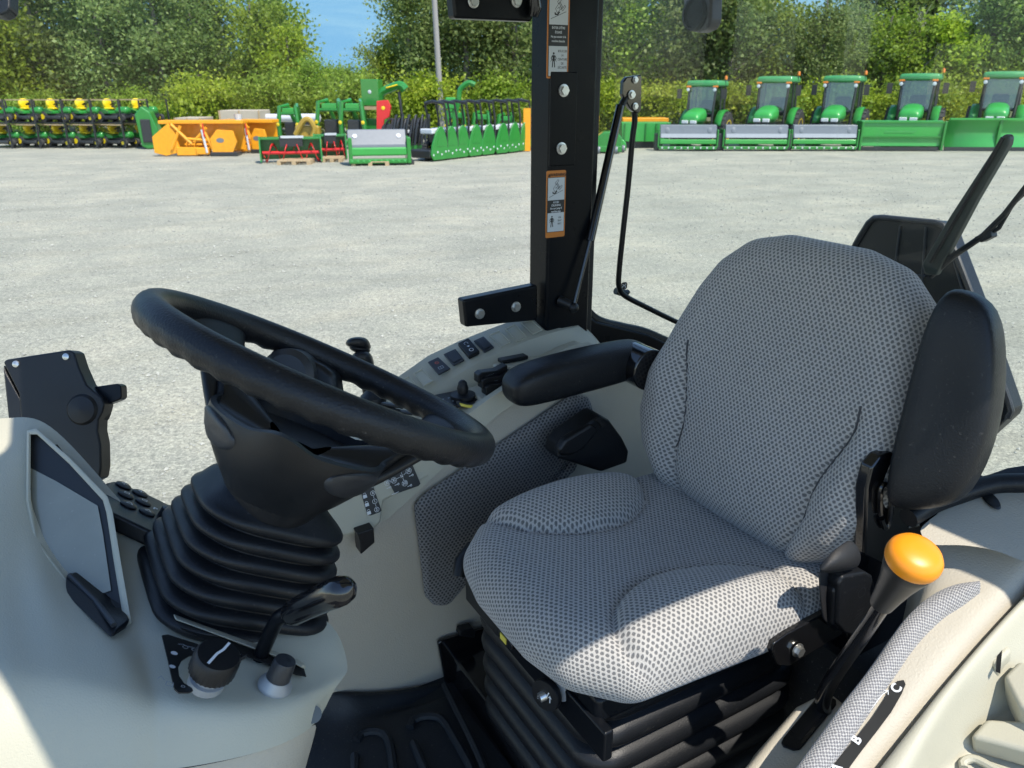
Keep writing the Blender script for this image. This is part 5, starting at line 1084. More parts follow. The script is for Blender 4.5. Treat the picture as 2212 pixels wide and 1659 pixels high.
# ---- front implements of those tractors
IMP = []
def implement(px0, px1, yb, kind, name, label, cat, h=.78, yaw=None, group=None):
    k = ppm((px0 + px1) / 2, yb); w = (px1 - px0) / k / 2; c = GZ((px0 + px1) / 2, yb)
    t = thing(name, label, cat, c, math.radians(-3) if yaw is None else yaw, group, local=True); t.scale = (1, 1, 1.22)
    if kind == 'broom':
        lbox(t, 'side_plate', 'machine_green', (-w, -w + .06, 0, .62, .10, .62), .02); lbox(t, 'side_plate', 'machine_green', (w - .06, w, 0, .62, .10, .62), .02)
        m = MB(); m.prism([(-w * .93, y, z) for y, z in ((.02, .44), (.0, .40), (.02, .37), (.30, .37), (.30, .76), (.10, .74))], (w * 1.86, 0, 0)); cv = m.build('top_cover', 'grey_cover', t, bevel=.015)
        m = MB(); m.prism([(-w * .9, -.006, .39), (w * .9, -.006, .39), (w * .9, .04, .50), (-w * .9, .04, .50)], (0, -.012, .0)); m.build('cover_edge', 'cover_light', cv)
        for s in (-1, 1): m = MB(); m.rev((s * w * .70, .07, .60), (0, -1, .35), [(.085, -.02), (.085, .012), (.06, .02), (.001, .02)], 18); m.build('cover_boss', 'grey_cover', cv)
        m = MB(); m.bx(-w * .93, w * .93, -.02, .06, .20, .34); m.build('front_panel', 'bright_green', t, bevel=.03)
        m = MB(); m.bx(-w * .95, w * .95, -.06, .3, .05, .14)
        m.build('skirt', 'machine_green', t, bevel=.02)
        for q in range(9): m = MB(); m.rev((-w * .85 + w * 1.7 * q / 8, -.062, .10), (0, -1, 0), [(.03, 0), (.03, .01), (.001, .012)], 10); m.build('bolt_head', 'silver_part', t)
        for s in (-1, 1): lbox(t, 'end_block', 'machine_black', (s * w - .09, s * w + .09, .1, .5, .02, .5), .02)
        m = MB(); m.tube([(-.3, .35, .6), (-.2, .9, .5)], .04); m.tube([(.3, .35, .6), (.2, .9, .5)], .04); m.build('arm', 'machine_black', t)
    elif kind == 'blower':
        m = MB(); m.prism([(-w, y, z) for y, z in ((.0, .82), (-.02, .72), (.05, .40), (.02, .14), (.30, .12), (.45, .45), (.20, .88))], (2 * w, 0, 0)); m.build('housing', 'bright_green', t, bevel=.015)
        m = MB(); m.bx(-w * .97, w * .97, -.05, .03, .40, .44); m.bx(-w * .97, w * .97, -.07, .0, .80, .86); m.build('flange', 'machine_green', t)
        for s in (-1, 1): lbox(t, 'side_plate', 'machine_green', (s * w - .04, s * w + .04, -.10, .5, .03, .86), .015)
        m = MB(); m.bx(-w * .95, w * .95, -.02, .1, .02, .12); m.build('skid_bar', 'machine_black', t)
        d = Dec(np.array([0, 0, 0]), (1, 0, 0), (0, 0, 1)); dd = Dec(np.array(t.location) + np.array([0, 0, 0]), (1, 0, 0), (0, .0, 1), 0)
        cu = Dec.__new__(Dec); cu.x = np.array([1., 0, 0]); cu.y = np.array([0, .04, 1.]); cu.n = np.array([0, -1., 0]); cu.o = np.array([0, -.0, 0]); cu.lift = .022; cu.m = MB()
        cu.text('CONTECH', -.05, .66, .16, .004, 1.25).line([(-.62, .56), (.45, .56), (.52, .76), (-.55, .76), (-.62, .56)], .015).build('lettering', 'roof_green', t)
    elif kind == 'blade':
        rows = []
        for s in (-1, 1):
            rows += [[(x, y, z) for y, z in ((-.06, .92), (.03, .84), (.10, .62), (.09, .40), (.0, .14), (-.04, .05))] for x in ((-w, -.02) if s < 0 else (.02, w))]
        m = MB(); m.grid([[np.array(p) for p in r] for r in rows]); m.build('mouldboard', 'bright_green', t, solid=.03)
        m = MB(); m.bx(-.05, .05, -.03, .12, .08, .96); m.build('hinge', 'machine_green', t)
        m = MB(); m.bx(-w, w, -.07, -.03, .02, .12); m.build('cutting_edge', 'machine_black', t)
        m = MB(); m.bx(-w, w, -.10, -.04, .90, .95); m.build('top_flange', 'bright_green', t)
    return t
implement(1420, 1549, 326, 'broom', 'rotary_broom', 'light grey topped broom head in front of the smallest cab tractor', 'broom', group='grey topped broom heads')
implement(1560, 1702, 326, 'broom', 'rotary_broom', 'dark grey topped broom head, second from left along the tractor row', 'broom', group='grey topped broom heads')
implement(1706, 1850, 326, 'broom', 'rotary_broom', 'grey topped broom head in front of the middle tractor', 'broom', group='grey topped broom heads')
implement(1856, 2028, 326, 'blower', 'snow_blower', 'wide bright green snow blower housing with raised lettering', 'snow blower')
implement(2040, 2260, 326, 'blade', 'snow_plough', 'wide plain green folding snow blade at the right edge', 'snow plough')

# ---- centre group
def mach(name, label, cat, px, yb, yaw=0, group=None):
    t = thing(name, label, cat, GZ(px, yb), yaw, group, local=True); return t, 1.0 / ppm(px, yb)
def auger(t, x0, x1, y, z, r, mat='machine_red'):
    m = MB(); m.tube([(x0, y, z), (x1, y, z)], r * .18, 10); o = m.build('auger', mat, t)
    for s, (a, b_) in enumerate(((x0, (x0 + x1) / 2 - .04), ((x0 + x1) / 2 + .04, x1))):
        m = MB(); n = 40; A0, A1 = [], []
        for k in range(n + 1):
            f = k / n; q = f * 2 * math.pi * 1.8 * (1 if s else -1); x = a + (b_ - a) * f
            A0.append(np.array([x, y + math.cos(q) * r * .72, z + math.sin(q) * r * .72])); A1.append(np.array([x, y + math.cos(q) * r, z + math.sin(q) * r]))
        m.grid([A0, A1]); m.build('flighting', mat, o, solid=.02)
def snowblower(px0, px1, yt, yb, label, yaw=.25, deco=True):
    pc = (px0 + px1) / 2; t, u = mach('snow_blower', label, 'snow blower', pc, yb, yaw, 'green snow blowers with red augers')
    w = (px1 - px0) * u / 2 * .92; H = (yb - yt) * u * .95; dpt = .65
    m = MB(); m.bx(-w, w, dpt - .03, dpt, .08, H * .95); m.build('back_plate', 'machine_green', t); m = MB(); m.bx(-w, w, .15, dpt, H * .88, H * .93); m.build('top_plate', 'machine_green', t)
    for s in (-1, 1):
        m = MB(); m.prism([(s * w - .02, y, z) for y, z in ((-.05, .04), (dpt, .04), (dpt, H * .95), (.12, H), (.0, H * .62))], (.04, 0, 0)); m.build('side_plate', 'machine_green', t)
    m = MB(); m.bx(-w * .35, w * .40, .1, dpt, H * .62, H * .98); m.build('chute_guard', 'machine_black', t)
    m = MB(); m.bx(-w * .3, w * .45, .08, .10, H * .93, H * 1.02); m.build('warning_strip', 'label_white', t)
    auger(t, -w * .95, w * .93, .22, H * .38, H * .36)
    m = MB(); m.bx(w * 1.0 + .021, w * 1.0 + .026, .25, .5, H * .66, H * .84); m.build('yellow_sticker', 'yellow_label', t); return t
def pallet(px, yb, w_px, label):
    t, u = mach('wooden_pallet', label, 'pallet', px, yb, .1, 'pallets under the machines'); w = w_px * u / 2
    m = MB()
    for k in range(5): m.bx(-w, w, k * .2, k * .2 + .12, .10, .13)
    m.build('deck_boards', 'wood', t)
    for k in (-1, 0, 1): lbox(t, 'block', 'wood', (k * w * .9 - .06, k * w * .9 + .06, 0, .9, 0, .10), 0)
pallet(635, 356, 70, 'wooden pallet under the front snow blower with the red auger'); pallet(800, 358, 80, 'wooden pallet under the grey topped tiller'); pallet(717, 350, 40, 'small pallet under the rear snow blower')
snowblower(562, 700, 294, 352, 'green snow blower with red auger standing nearest in the yard', .22); snowblower(680, 752, 288, 345, 'narrow green snow blower with red auger, partly behind the front one', .22)
t, u = mach('rotary_tiller', 'green tiller with a grey top cover beside the snow blowers', 'tiller', 818, 357, .2)
w = 62 * u
m = MB(); m.prism([(-w, y, z) for y, z in ((.0, .35), (.02, .60), (.35, 1.02), (.8, 1.0), (.8, .3))], (2 * w, 0, 0)); cv = m.build('top_cover', 'grey_cover', t, bevel=.03)
for s in (-1, 1): m = MB(); m.rev((s * w * .75, .2, .83), (0, -1, .8), [(.07, 0), (.07, .02), (.001, .02)], 16); m.build('cover_boss', 'silver_part', cv)
m = MB(); m.bx(-w, w, -.04, .06, .28, .52); m.build('front_panel', 'bright_green', t, bevel=.05); m = MB(); m.bx(-w, w, -.1, .1, .06, .2); m.build('skirt', 'machine_green', t, bevel=.03)
for k in range(10): m = MB(); m.rev((-w * .9 + w * 1.8 * k / 9, -.10, .13), (0, -1, 0), [(.04, 0), (.001, .02)], 10); m.build('bolt_head', 'bright_green', t)
for s in (-1, 1): lbox(t, 'side_plate', 'machine_green', (s * w, s * w + .12, -.05, .9, .05, .8), .03)
lbox(t, 'foot', 'machine_black', (w * .7, w * 1.25, .1, .9, 0, .12), .02)
# frames and loaders behind
def loader(px, yt, yb, w_px, label):
    t, u = mach('front_loader', label, 'loader frame', px, yb, -.15, 'green loader frames'); w = w_px * u / 2; H = (yb - yt) * u
    for s in (-1, 1): m = MB(); m.tube([(s * w, .1, .1), (s * w * .9, .0, H * .55), (s * w * .75, .05, H * .95), (s * w * .45, .5, H), (s * w * .3, .9, H * .6)], .085, 6); m.build('arm', 'machine_green', t); m = MB(); m.rev((s * w * .9, -.09, H * .55), (0, -1, 0), [(.07, 0), (.001, .02)], 12); m.build('sticker', 'machine_yellow', t)
    m = MB(); m.tube([(-w * .8, .05, H * .8), (w * .8, .05, H * .8)], .06, 8); m.tube([(-w, .1, .25), (w, .1, .25)], .07, 8); m.build('cross_tube', 'machine_green', t)
    lbox(t, 'pump_block', 'machine_black', (-w * .5, w * .5, .1, .5, .2, H * .6), .05)
    lbox(t, 'top_plate', 'bright_green', (-w * .5, w * .6, .0, .4, H * .82, H * .93), .03)
loader(628, 232, 318, 48, 'green loader frame standing behind the front snow blower'); loader(716, 222, 320, 60, 'wide green loader frame behind the rear snow blower'); loader(765, 222, 322, 56, 'green loader frame below the raised green hopper')
loader(985, 242, 312, 44, 'green loader frame behind the near end of the mower row'); loader(1040, 246, 311, 40, 'green loader frame behind the middle of the mower row'); loader(1092, 250, 310, 38, 'green loader frame behind the far end of the mower row')
t, u = mach('spreader_hopper', 'tall green hopper standing highest in the machine group', 'hopper', 806, 318, -.1)
H = 137 * u; m = MB(); m.bx(-.34, .34, 0, .7, H * .62, H); m.build('bin', 'machine_green', t, bevel=.02); m = MB(); m.bx(-.37, .42, -.04, .74, H * .56, H * .61); m.build('wood_beam', 'wood', t)
for s in (-1, 1): lbox(t, 'leg', 'machine_green', (s * .28 - .05, s * .28 + .05, .1, .25, 0, H * .57), 0)
m = MB(); m.rev((0, -.01, H * .82), (0, -1, 0), [(.07, 0), (.001, .02)], 14); m.build('round_sticker', 'label_white', t)
lbox(t, 'body', 'machine_green', (-.5, .5, .2, .9, .3, H * .42), .04)
t, u = mach('discharge_spout', 'green curved spout with yellow stripe right of the hopper', 'spout', 850, 318, -.1); H = 125 * u
m = MB(); m.tube(spline([(-.5, .1, H * .60), (-.42, .1, H * .86), (-.1, .1, H * .94), (.35, .1, H), (.55, .1, H * .93)], 4), [.12] * 3 + [.16] * 10 + [.17] * 4, 8); m.build('tube', 'machine_green', t); m = MB(); m.tube([(-.15, -.06, H * .96), (.3, -.06, H * 1.01)], .03, 6); m.build('stripe', 'machine_yellow', t)
m = MB(); m.tube([(.3, .1, H * .9), (.4, .1, H * .4), (.4, .1, 0)], .06, 8); m.build('post', 'machine_black', t)
t, u = mach('red_implement', 'bright red upright implement part standing under the green spout', 'implement', 834, 322, 0); H = 100 * u
m = MB(); m.prism([(-.34, 0, H * .25), (-.26, 0, H * .98), (.16, 0, H), (.26, 0, H * .86), (.18, 0, H * .66), (-.02, 0, H * .60), (-.12, 0, H * .28)], (0, .25, 0)); m.build('mast', 'machine_red', t, bevel=.02)
lbox(t, 'base', 'machine_red', (-.1, .35, 0, .3, 0, H * .4), .05); m = MB(); m.rev((.12, -.12, H * .40), (0, 1, 0), [(.16, -.02), (.24, 0), (.24, .05), (.16, .06)], 24); m.build('drum', 'machine_black', t); m = MB(); m.rev((-.02, -.01, H * .84), (0, -1, 0), [(.07, 0), (.001, .01)], 14); m.build('round_sticker', 'machine_yellow', t)
m = MB(); m.tube(spline([(.1, -.1, H * .2), (.05, -.15, H * .5), (.35, -.15, H * .62), (.55, -.1, H * .3), (.4, -.1, H * .15)], 4), .035, 8); m.build('hose', 'machine_black', t)
t, u = mach('engine_unit', 'black engine and hose cluster between the tiller and the row of mowers', 'engine', 885, 325, .1)
for k in range(12):
    m = MB(); x = -.75 + .12 * k; m.tube(spline([(x, random.uniform(-.2, .2), .2), (x + .1, -.1, .7 + .1 * (k % 3)), (x + .2, .1, 1.1 + .15 * (k % 2)), (x + .15, .2, .4)], 4), .045, 7); m.build('hose', 'machine_black', t)
lbox(t, 'block', 'machine_black', (-.45, .5, .1, .7, .25, .95), .1); lbox(t, 'bright_part', 'silver_part', (-.2, .15, -.05, .1, .62, .74), .03); lbox(t, 'plate', 'machine_green', (-.6, .6, 0, .8, .05, .22), .02)
# row of front mowers with roll hoops
pr0 = None
cx = [935, 958, 983, 1012, 1040, 1070, 1095, 1118]
nm_ = ['first', 'second', 'third', 'fourth', 'fifth', 'sixth', 'seventh', 'last']
for i, px in enumerate(cx):
    yb = 346 - i * 2.9
    if pr0 is None:
        t = thing('zero_turn_mower', '', 'mower', GZ(px, yb), math.radians(-35), 'mowers with black roll hoops in a slanting row', local=True)
        m = MB(); m.prism([(.33, -.40, .04), (.33, .22, .04), (.33, .34, .2), (.33, .33, .5), (.33, .16, .95), (.33, .06, 1.04), (.33, -.08, 1.04), (.33, -.22, .9), (.33, -.44, .5), (.33, -.50, .2)], (.06, 0, 0)); sp = m.build('side_plate', 'machine_green', t, bevel=.02)
        m = MB(); m.prism([(.392, -.25, .45), (.392, .15, .45), (.392, .15, .9), (.392, -.1, .86)], (.006, 0, 0)); m.build('plate_patch', 'mower_olive' if 'mower_olive' in MATS else 'machine_green', sp)
        for k in range(4): m = MB(); m.rev((.392, -.4 + .2 * k, .2 + .08 * (k % 2)), (1, 0, 0), [(.035, 0), (.001, .02)], 10); m.build('bolt_head', 'silver_part', sp)
        lbox(t, 'deck', 'machine_black', (-.5, .32, -.5, .4, .1, .35), .05); lbox(t, 'seat', 'machine_black', (-.25, .2, .1, .4, .5, .95), .08)
        lbox(t, 'engine_cover', 'silver_part', (-.2, .3, -.35, -.05, .82, .98), .04)
        for s in (-.42, .36): m = MB(); m.tube([(s, .3, .4), (s, .32, 1.2), (s, .2, 1.72)], .035, 8); m.build('roll_hoop_post', 'machine_black', t)
        m = MB(); m.tube([(-.42, .2, 1.72), (-.1, .2, 1.78), (.36, .2, 1.72)], .05, 8); m.build('roll_hoop_top', 'machine_black', t)
        wheel(t, -.45, .35, .28, .2, 'machine_yellow'); wheel(t, .2, .55, .28, .2, 'machine_yellow')
        pr0 = t; t['label'] = 'nearest green mower with black roll hoop in the slanting row, beside the black hoses'
    else:
        dup(pr0, GZ(px, yb), math.radians(-35), '%s green mower from the left in the slanting row with black roll hoops' % nm_[i])
t, u = mach('crop_boom', 'green upright boom head sticking up above the mower row', 'boom', 1008, 318, 0); H = 130 * u
m = MB(); m.tube(spline([(-.45, .3, H * .5), (-.30, .3, H * .72), (-.22, .3, H * .90), (.1, .3, H), (.35, .3, H * .97)], 4), .10, 8); m.build('arm', 'machine_green', t); lbox(t, 'post', 'machine_green', (-.55, -.4, .2, .4, 0, H * .6), .02); lbox(t, 'box', 'bright_green', (-.8, -.4, .1, .5, H * .6, H * .78), .05)
def orange_thing(px0, px1, yt, yb, label, yaw=0.0):
    pc = (px0 + px1) / 2; t, u = mach('orange_snow_blower', label, 'snow blower', pc, yb, yaw, 'orange machines'); w = (px1 - px0) * u / 2; H = (yb - yt) * u
    m = MB(); m.bx(-w * .86, w, .15, .85, H * .90, H); m.build('top_beam', 'machine_orange', t, bevel=.02)
    m = MB(); m.prism([(-w, 0, H * .55), (-w * .62, .0, H * .92), (-w * .5, .0, H * .72), (-w * .42, 0, H * .12), (-w * .75, 0, .02), (-w, 0, .12)], (0, .10, 0)); m.build('side_plate', 'machine_orange', t, bevel=.01)
    m = MB(); m.prism([(w * .30, -.1, .10), (w * .75, -.1, .12), (w * .86, -.1, H * .4), (w * .8, -.1, H * .72), (w * .45, -.1, H * .75), (w * .28, -.1, H * .5)], (0, .1, 0)); s2 = m.build('side_plate', 'machine_orange', t, bevel=.01)
    m = MB(); m.rev((w * .5, -.101, H * .45), (0, -1, 0), [(.13, 0), (.13, .004), (.001, .005)], 20, squash=.6); m.build('round_sticker', 'grey_cover', s2)
    m = MB(); m.bx(-w * .8, w * .9, .75, .85, H * .15, H * .9); m.build('back_plate', 'machine_orange', t)
    for a, b_ in (((-w * .55, H * .9), (-w * .15, H * .35)), ((-w * .1, H * .4), (w * .22, H * .8)), ((-w * .35, H * .85), (-w * .6, H * .2)), ((w * .1, H * .9), (w * .3, H * .2)), ((-w * .3, H * .5), (w * .2, H * .45))):
        m = MB(); m.tube([(a[0], .0, a[1]), (b_[0], -.02, b_[1])], .055, 6); m.build('brace', 'machine_orange', t)
    lbox(t, 'lower_plate', 'machine_orange', (-w * .5, -w * .02, -.05, .2, .03, H * .26), .02); lbox(t, 'gear_case', 'machine_orange', (-.1, w * .22, -.1, .3, H * .05, H * .25), .04)
    m = MB(); m.tube([(w * .12, -.08, H * .75), (w * .18, -.1, H * .1)], .04, 8); m.build('cylinder', 'silver_part', t)
    m = MB(); m.tube([(w * .16, -.12, H * .92), (w * .17, -.12, H * .55)], .022, 8); m.build('red_rod', 'machine_red', t)
    lbox(t, 'skid', 'machine_black', (w * .25, w * .85, -.15, .5, 0, .14), .03); auger(t, -w * .4, w * .3, .45, H * .3, H * .22, 'machine_orange'); return t
orange_thing(338, 528, 264, 337, 'large orange snow blower lying front down with braces, beside the mower racks', .08)
orange_thing(470, 592, 262, 330, 'smaller orange snow blower right behind the large orange one', -.1)
t, u = mach('white_pail', 'small white pail standing on top of the orange snow blowers', 'pail', 517, 333); t.location = t.location + Vector((0, .3, 62 * u)); m = MB(); m.rev((0, 0, 0), (0, .2, 1), [(.10, 0), (.14, .30), (.145, .31), (.001, .30)], 20); m.build('pail_body', 'label_white', t)
t, u = mach('orange_post', 'narrow orange upright blade section just left of the black pillar', 'orange plate', 1128, 327); H = 88 * u
m = MB(); m.prism([(-.30, 0, 0), (-.22, 0, H * .35), (-.02, 0, H * .7), (.0, 0, H * .55), (.05, 0, 0)], (0, .1, 0)); m.build('wing', 'machine_orange', t, bevel=.01); m = MB(); m.bx(.04, .30, 0, .2, .02, H); m.build('upright', 'machine_orange', t)
t, u = mach('orange_plate', 'tall orange plate edge just right of the black pillar', 'orange plate', 1285, 322); m = MB(); m.prism([(-.35, 0, .3), (.1, 0, .55), (.12, 0, 1.2), (.02, 0, 1.5), (-.35, 0, 1.5)], (0, .15, 0)); m.build('plate', 'machine_orange', t, bevel=.01); lbox(t, 'foot', 'machine_orange', (-.35, -.1, 0, .15, 0, .4), 0)
def deck(px0, px1, yt, yb, label, top='machine_green'):
    pc = (px0 + px1) / 2; t, u = mach('mower_deck', label, 'mower deck', pc, yb, -.05, 'green mower decks'); w = (px1 - px0) * u / 2; H = (yb - yt) * u
    m = MB(); m.prism([(-w, 0, .08), (w, 0, .08), (w, 0, H * .7), (w * .6, 0, H), (-w * .3, 0, H * .95), (-w, 0, H * .6)], (0, .8, 0)); b0 = m.build('shell', top, t, bevel=.05)
    lbox(t, 'front_lip', 'machine_green', (-w, w, -.08, .05, .05, .25), .03)
    for s in (-1, 1): m = MB(); m.rev((s * w * .6, -.12, .13), (1, 0, 0), [(.12, -.05), (.13, 0), (.12, .05)], 16); m.build('gauge_wheel', 'grey_cover', t)
deck(1280, 1342, 285, 331, 'low green mower deck on the ground right of the pillar'); deck(1318, 1352, 302, 328, 'small green mower deck next to the larger one behind the latch handle', 'bright_green')
t, u = mach('green_bin', 'long green dump body with ribbed side left of the parked tractors', 'dump body', 1393, 320); w = 50 * u
m = MB(); m.prism([(-w, 0, .25), (w, 0, .25), (w * 1.05, 0, .95), (-w * 1.05, 0, .95)], (0, 1.0, 0)); bb = m.build('body', 'bright_green', t, bevel=.02)
for k in range(5): lbox(t, 'rib', 'machine_green', (-w * .9 + w * .45 * k - .03, -w * .9 + w * .45 * k + .03, -.05, .02, .25, .93), .01, parent=bb)
lbox(t, 'underframe', 'machine_black', (-w * .8, w * .8, .2, .8, 0, .25), .02)
t, u = mach('yellow_box', 'long orange yellow metal body standing behind the green dump body', 'container', 1397, 312); w = 50 * u; m = MB(); m.bx(-w, w, .6, 1.6, .5, 1.02); m.build('body', 'machine_orange', t, bevel=.03); lbox(t, 'stand', 'machine_black', (-w * .9, w * .9, .8, 1.4, 0, .5), 0)
# things behind the orange machines
for (px, yt, wpx, lb_) in ((402, 258, 56, 'low pale crate stack behind the left end of the large orange blower'), (516, 243, 88, 'long cream box body behind the orange blowers')):
    t, u = mach('cream_box', lb_, 'box body', px, 312, 0); w = wpx * u / 2; H = (312 - yt) * u; m = MB(); m.bx(-w, w, .5, 2, .4, H); bb = m.build('side_panel', 'cream_board', t, bevel=.02)
    for k in (-1, 0, 1): lbox(t, 'post', 'wood', (k * w * .97 - .03, k * w * .97 + .03, .46, .5, .4, H), 0, parent=bb)
    lbox(t, 'support', 'machine_black', (-w * .9, w * .9, .8, 1.6, 0, .4), 0)
t, u = mach('silver_tank', 'long silver tank lying behind the loader frames', 'tank', 610, 312, 0); m = MB(); m.rev((-1.3, 1.4, 1.0), (1, 0, 0), [(.05, 0), (.16, .03), (.17, 2.6), (.05, 2.65)], 20); m.build('shell', 'silver_part', t)
for s in (-1, 1): lbox(t, 'saddle', 'machine_black', (s * .8 - .08, s * .8 + .08, 1.2, 1.6, 0, .86), 0)
t, u = mach('yellow_implement', 'dull yellow implement arm between the two left loader frames', 'implement', 662, 322, 0); m = MB(); m.tube(spline([(-.45, .3, .5), (-.1, .3, 1.0), (.15, .3, 1.05), (.3, .3, .7), (.1, .3, .3)], 4), .1, 7); m.build('arm', 'dull_yellow', t); lbox(t, 'body', 'dull_yellow', (-.5, .45, .4, .8, .15, .85), .1)
t, u = mach('loader_bucket', 'upright dark green loader bucket at the right end of the mower racks', 'bucket', 325, 322, .2); H = 88 * u
m = MB(); m.prism([(-.30, 0, .1), (-.38, 0, H * .8), (-.1, 0, H), (.18, 0, H * .86), (.36, 0, H * .5), (.40, 0, H * .3), (.25, 0, .02), (-.1, 0, .0)], (0, .7, 0)); m.build('shell', 'machine_green', t, bevel=.06); lbox(t, 'mount', 'machine_black', (-.2, .15, -.06, .0, .25, H * .7), .03)
# ---- stacked lawn tractors in steel racks, left
def make_mower():
    t = thing('lawn_tractor', '', 'lawn mower', (0, 0, 0), 0, 'new lawn tractors stacked in steel racks', local=True)
    m = MB(); m.loft([[np.array([x, y * k, z]) for y, z in ((-.22, .28), (-.24, .42), (-.16, .54), (0, .57), (.16, .54), (.24, .42), (.22, .28))] for x, k in ((.02, 1), (.3, 1.0), (.5, .9), (.62, .6))]); m.build('hood', 'machine_green', t, subsurf=1)
    m = MB(); m.loft([[np.array([x, y, z]) for x, z in ((-.62, .30), (-.60, .42), (-.35, .50), (-.05, .40), (-.02, .30))] for y in (-.38, .38)]); m.build('fender', 'machine_green', t, bevel=.03)
    m = MB(); m.loft([[np.array([-.36 + dx, y * w_, z]) for y, z in ((-.2, .5), (-.23, .66), (-.2, .80), (-.08, .86), (.08, .86), (.2, .80), (.23, .66), (.2, .5))] for dx, w_ in ((-.08, .8), (-.05, 1), (.02, .98), (.06, .7))]); m.build('seat', 'machine_yellow', t, subsurf=1)
    m = MB(); m.bx(-.40, -.10, -.2, .2, .46, .53); m.build('seat_base', 'machine_yellow', t, bevel=.03)
    lbox(t, 'deck', 'machine_black', (-.32, .40, -.46, .46, .10, .24), .05); lbox(t, 'chassis', 'machine_black', (-.5, .55, -.2, .2, .15, .32), .02)
    m = MB(); m.tube([(-.05, 0, .5), (-.10, 0, .64)], .02, 8); m.rev((-.10, 0, .66), (-.5, 0, 1), [(.11, -.012), (.125, 0), (.11, .012)], 16); m.build('steering_wheel', 'machine_black', t)
    for x, y, r_ in ((-.45, -.36, .2), (-.45, .36, .2), (.48, -.3, .14), (.48, .3, .14)):
        m = MB(); m.rev((x, y, r_), (0, 1, 0), [(r_ * .5, -.07), (r_, -.06), (r_, .06), (r_ * .5, .07)], 16); w0 = m.build('wheel', 'tyre_black', t); m = MB(); m.rev((x, y, r_), (0, 1, 0), [(.02, -.074), (r_ * .48, -.078), (r_ * .48, .078), (.02, .074)], 14); m.build('rim', 'machine_yellow', w0)
    return t
def make_rack():
    t = thing('steel_rack', '', 'shipping rack', (0, 0, 0), 0, 'steel shipping racks', local=True); 
    for x in (-.68, .68):
        for y in (-.5, .5): m = MB(); m.bx(x - .025, x + .025, y - .025, y + .025, 0, .88); m.build('post', 'machine_black', t)
    m = MB(); m.bx(-.7, .7, -.52, -.48, .0, .05); m.bx(-.7, .7, .48, .52, .0, .05); m.bx(-.7, .7, -.5, .5, .02, .03); m.build('base_tray', 'machine_black', t)
    m = MB(); m.bx(-.7, .7, -.52, -.48, .84, .88); m.build('top_rail', 'wood', t); return t
mw = make_mower(); rk = make_rack(); ordn = ['leftmost', 'second from left', 'third from left', 'fourth from left', 'fifth from left', 'rightmost']
u0 = 1 / ppm(180, 320)
for row_ in (0, 1):
    for i in range(6):
        px = 5 + i * 61; base = GZ(px, 320 if i < 5 else 318); z = row_ * .90
        lab = '%s lawn tractor with yellow seat in the %s level of the stacked racks' % (ordn[i], 'upper' if row_ else 'lower')
        labr = '%s steel rack of the %s level holding a lawn tractor' % (ordn[i], 'upper' if row_ else 'lower')
        loc = base + np.array([0, .6, z])
        if row_ == 0 and i == 0:
            mw.location = Vector(loc + np.array([0, 0, .05])); mw.rotation_euler = (0, 0, -.35); mw['label'] = lab; rk.location = Vector(loc); rk.rotation_euler = (0, 0, -.35); rk['label'] = labr
        else: dup(mw, loc + np.array([0, 0, .05]), -.35 + .1 * math.sin(i * 3 + row_), lab); dup(rk, loc, -.35, labr)
# light pole
t = thing('light_pole', 'tall grey wooden light pole rising behind the mower row', 'pole', GZ(956, 300)); P = GZ(956, 300); m = MB(); m.tube([P, P + np.array([-.28, 0, 9.5])], [.14, .10], 14); m.build('shaft', 'pole_grey', t)
# ---- trees
def leafmat(name, c1, c2, c3):
    m, ns, ls, b = new_mat(name)
    oi = ns.new('ShaderNodeObjectInfo')
    n1 = noise(ns, ls, .9, 4); n2 = noise(ns, ls, 6, 3)
    c = ramp(ns, ls, n1, [(.32, c1), (.52, c2), (.72, c3)])
    cc = ramp(ns, ls, n2, [(.3, (.62,) * 3), (.55, (1.15,) * 3), (.75, (1.6,) * 3)])
    mm = ns.new('ShaderNodeMix'); mm.data_type = 'RGBA'; mm.blend_type = 'MULTIPLY'; mm.inputs[0].default_value = 1; ls.new(c, mm.inputs[6]); ls.new(cc, mm.inputs[7])
    h = ns.new('ShaderNodeHueSaturation'); ls.new(mm.outputs[2], h.inputs['Color']); v = mth(ns, ls, 'MULTIPLY_ADD', oi.outputs['Random'], .4, .8); ls.new(v, h.inputs['Value'])
    hu = mth(ns, ls, 'MULTIPLY_ADD', oi.outputs['Random'], .03, .485); ls.new(hu, h.inputs['Hue'])
    ls.new(h.outputs[0], b.inputs['Base Color']); b.inputs['Roughness'].default_value = .5; b.inputs['Specular IOR Level'].default_value = .35
    tl = ns.new('ShaderNodeBsdfTranslucent'); ls.new(h.outputs[0], tl.inputs[0]); ms = ns.new('ShaderNodeMixShader'); ms.inputs[0].default_value = .5
    ls.new(b.outputs[0], ms.inputs[1]); ls.new(tl.outputs[0], ms.inputs[2]); ls.new(ms.outputs[0], ns['Material Output'].inputs[0])
leafmat('leaf_grey_green', (.11, .155, .045), (.20, .265, .08), (.29, .365, .13))
leafmat('leaf_bright', (.13, .21, .022), (.24, .34, .038), (.34, .44, .06))
leafmat('leaf_yellow', (.17, .25, .02), (.30, .39, .03), (.44, .50, .05))
leafmat('leaf_dark', (.09, .155, .035), (.165, .25, .06), (.24, .335, .085))
plastic('bark', (.16, .14, .12), .9, 30, .01, .3); plastic('dead_bark', (.34, .32, .29), .9, 30, .01, .3)
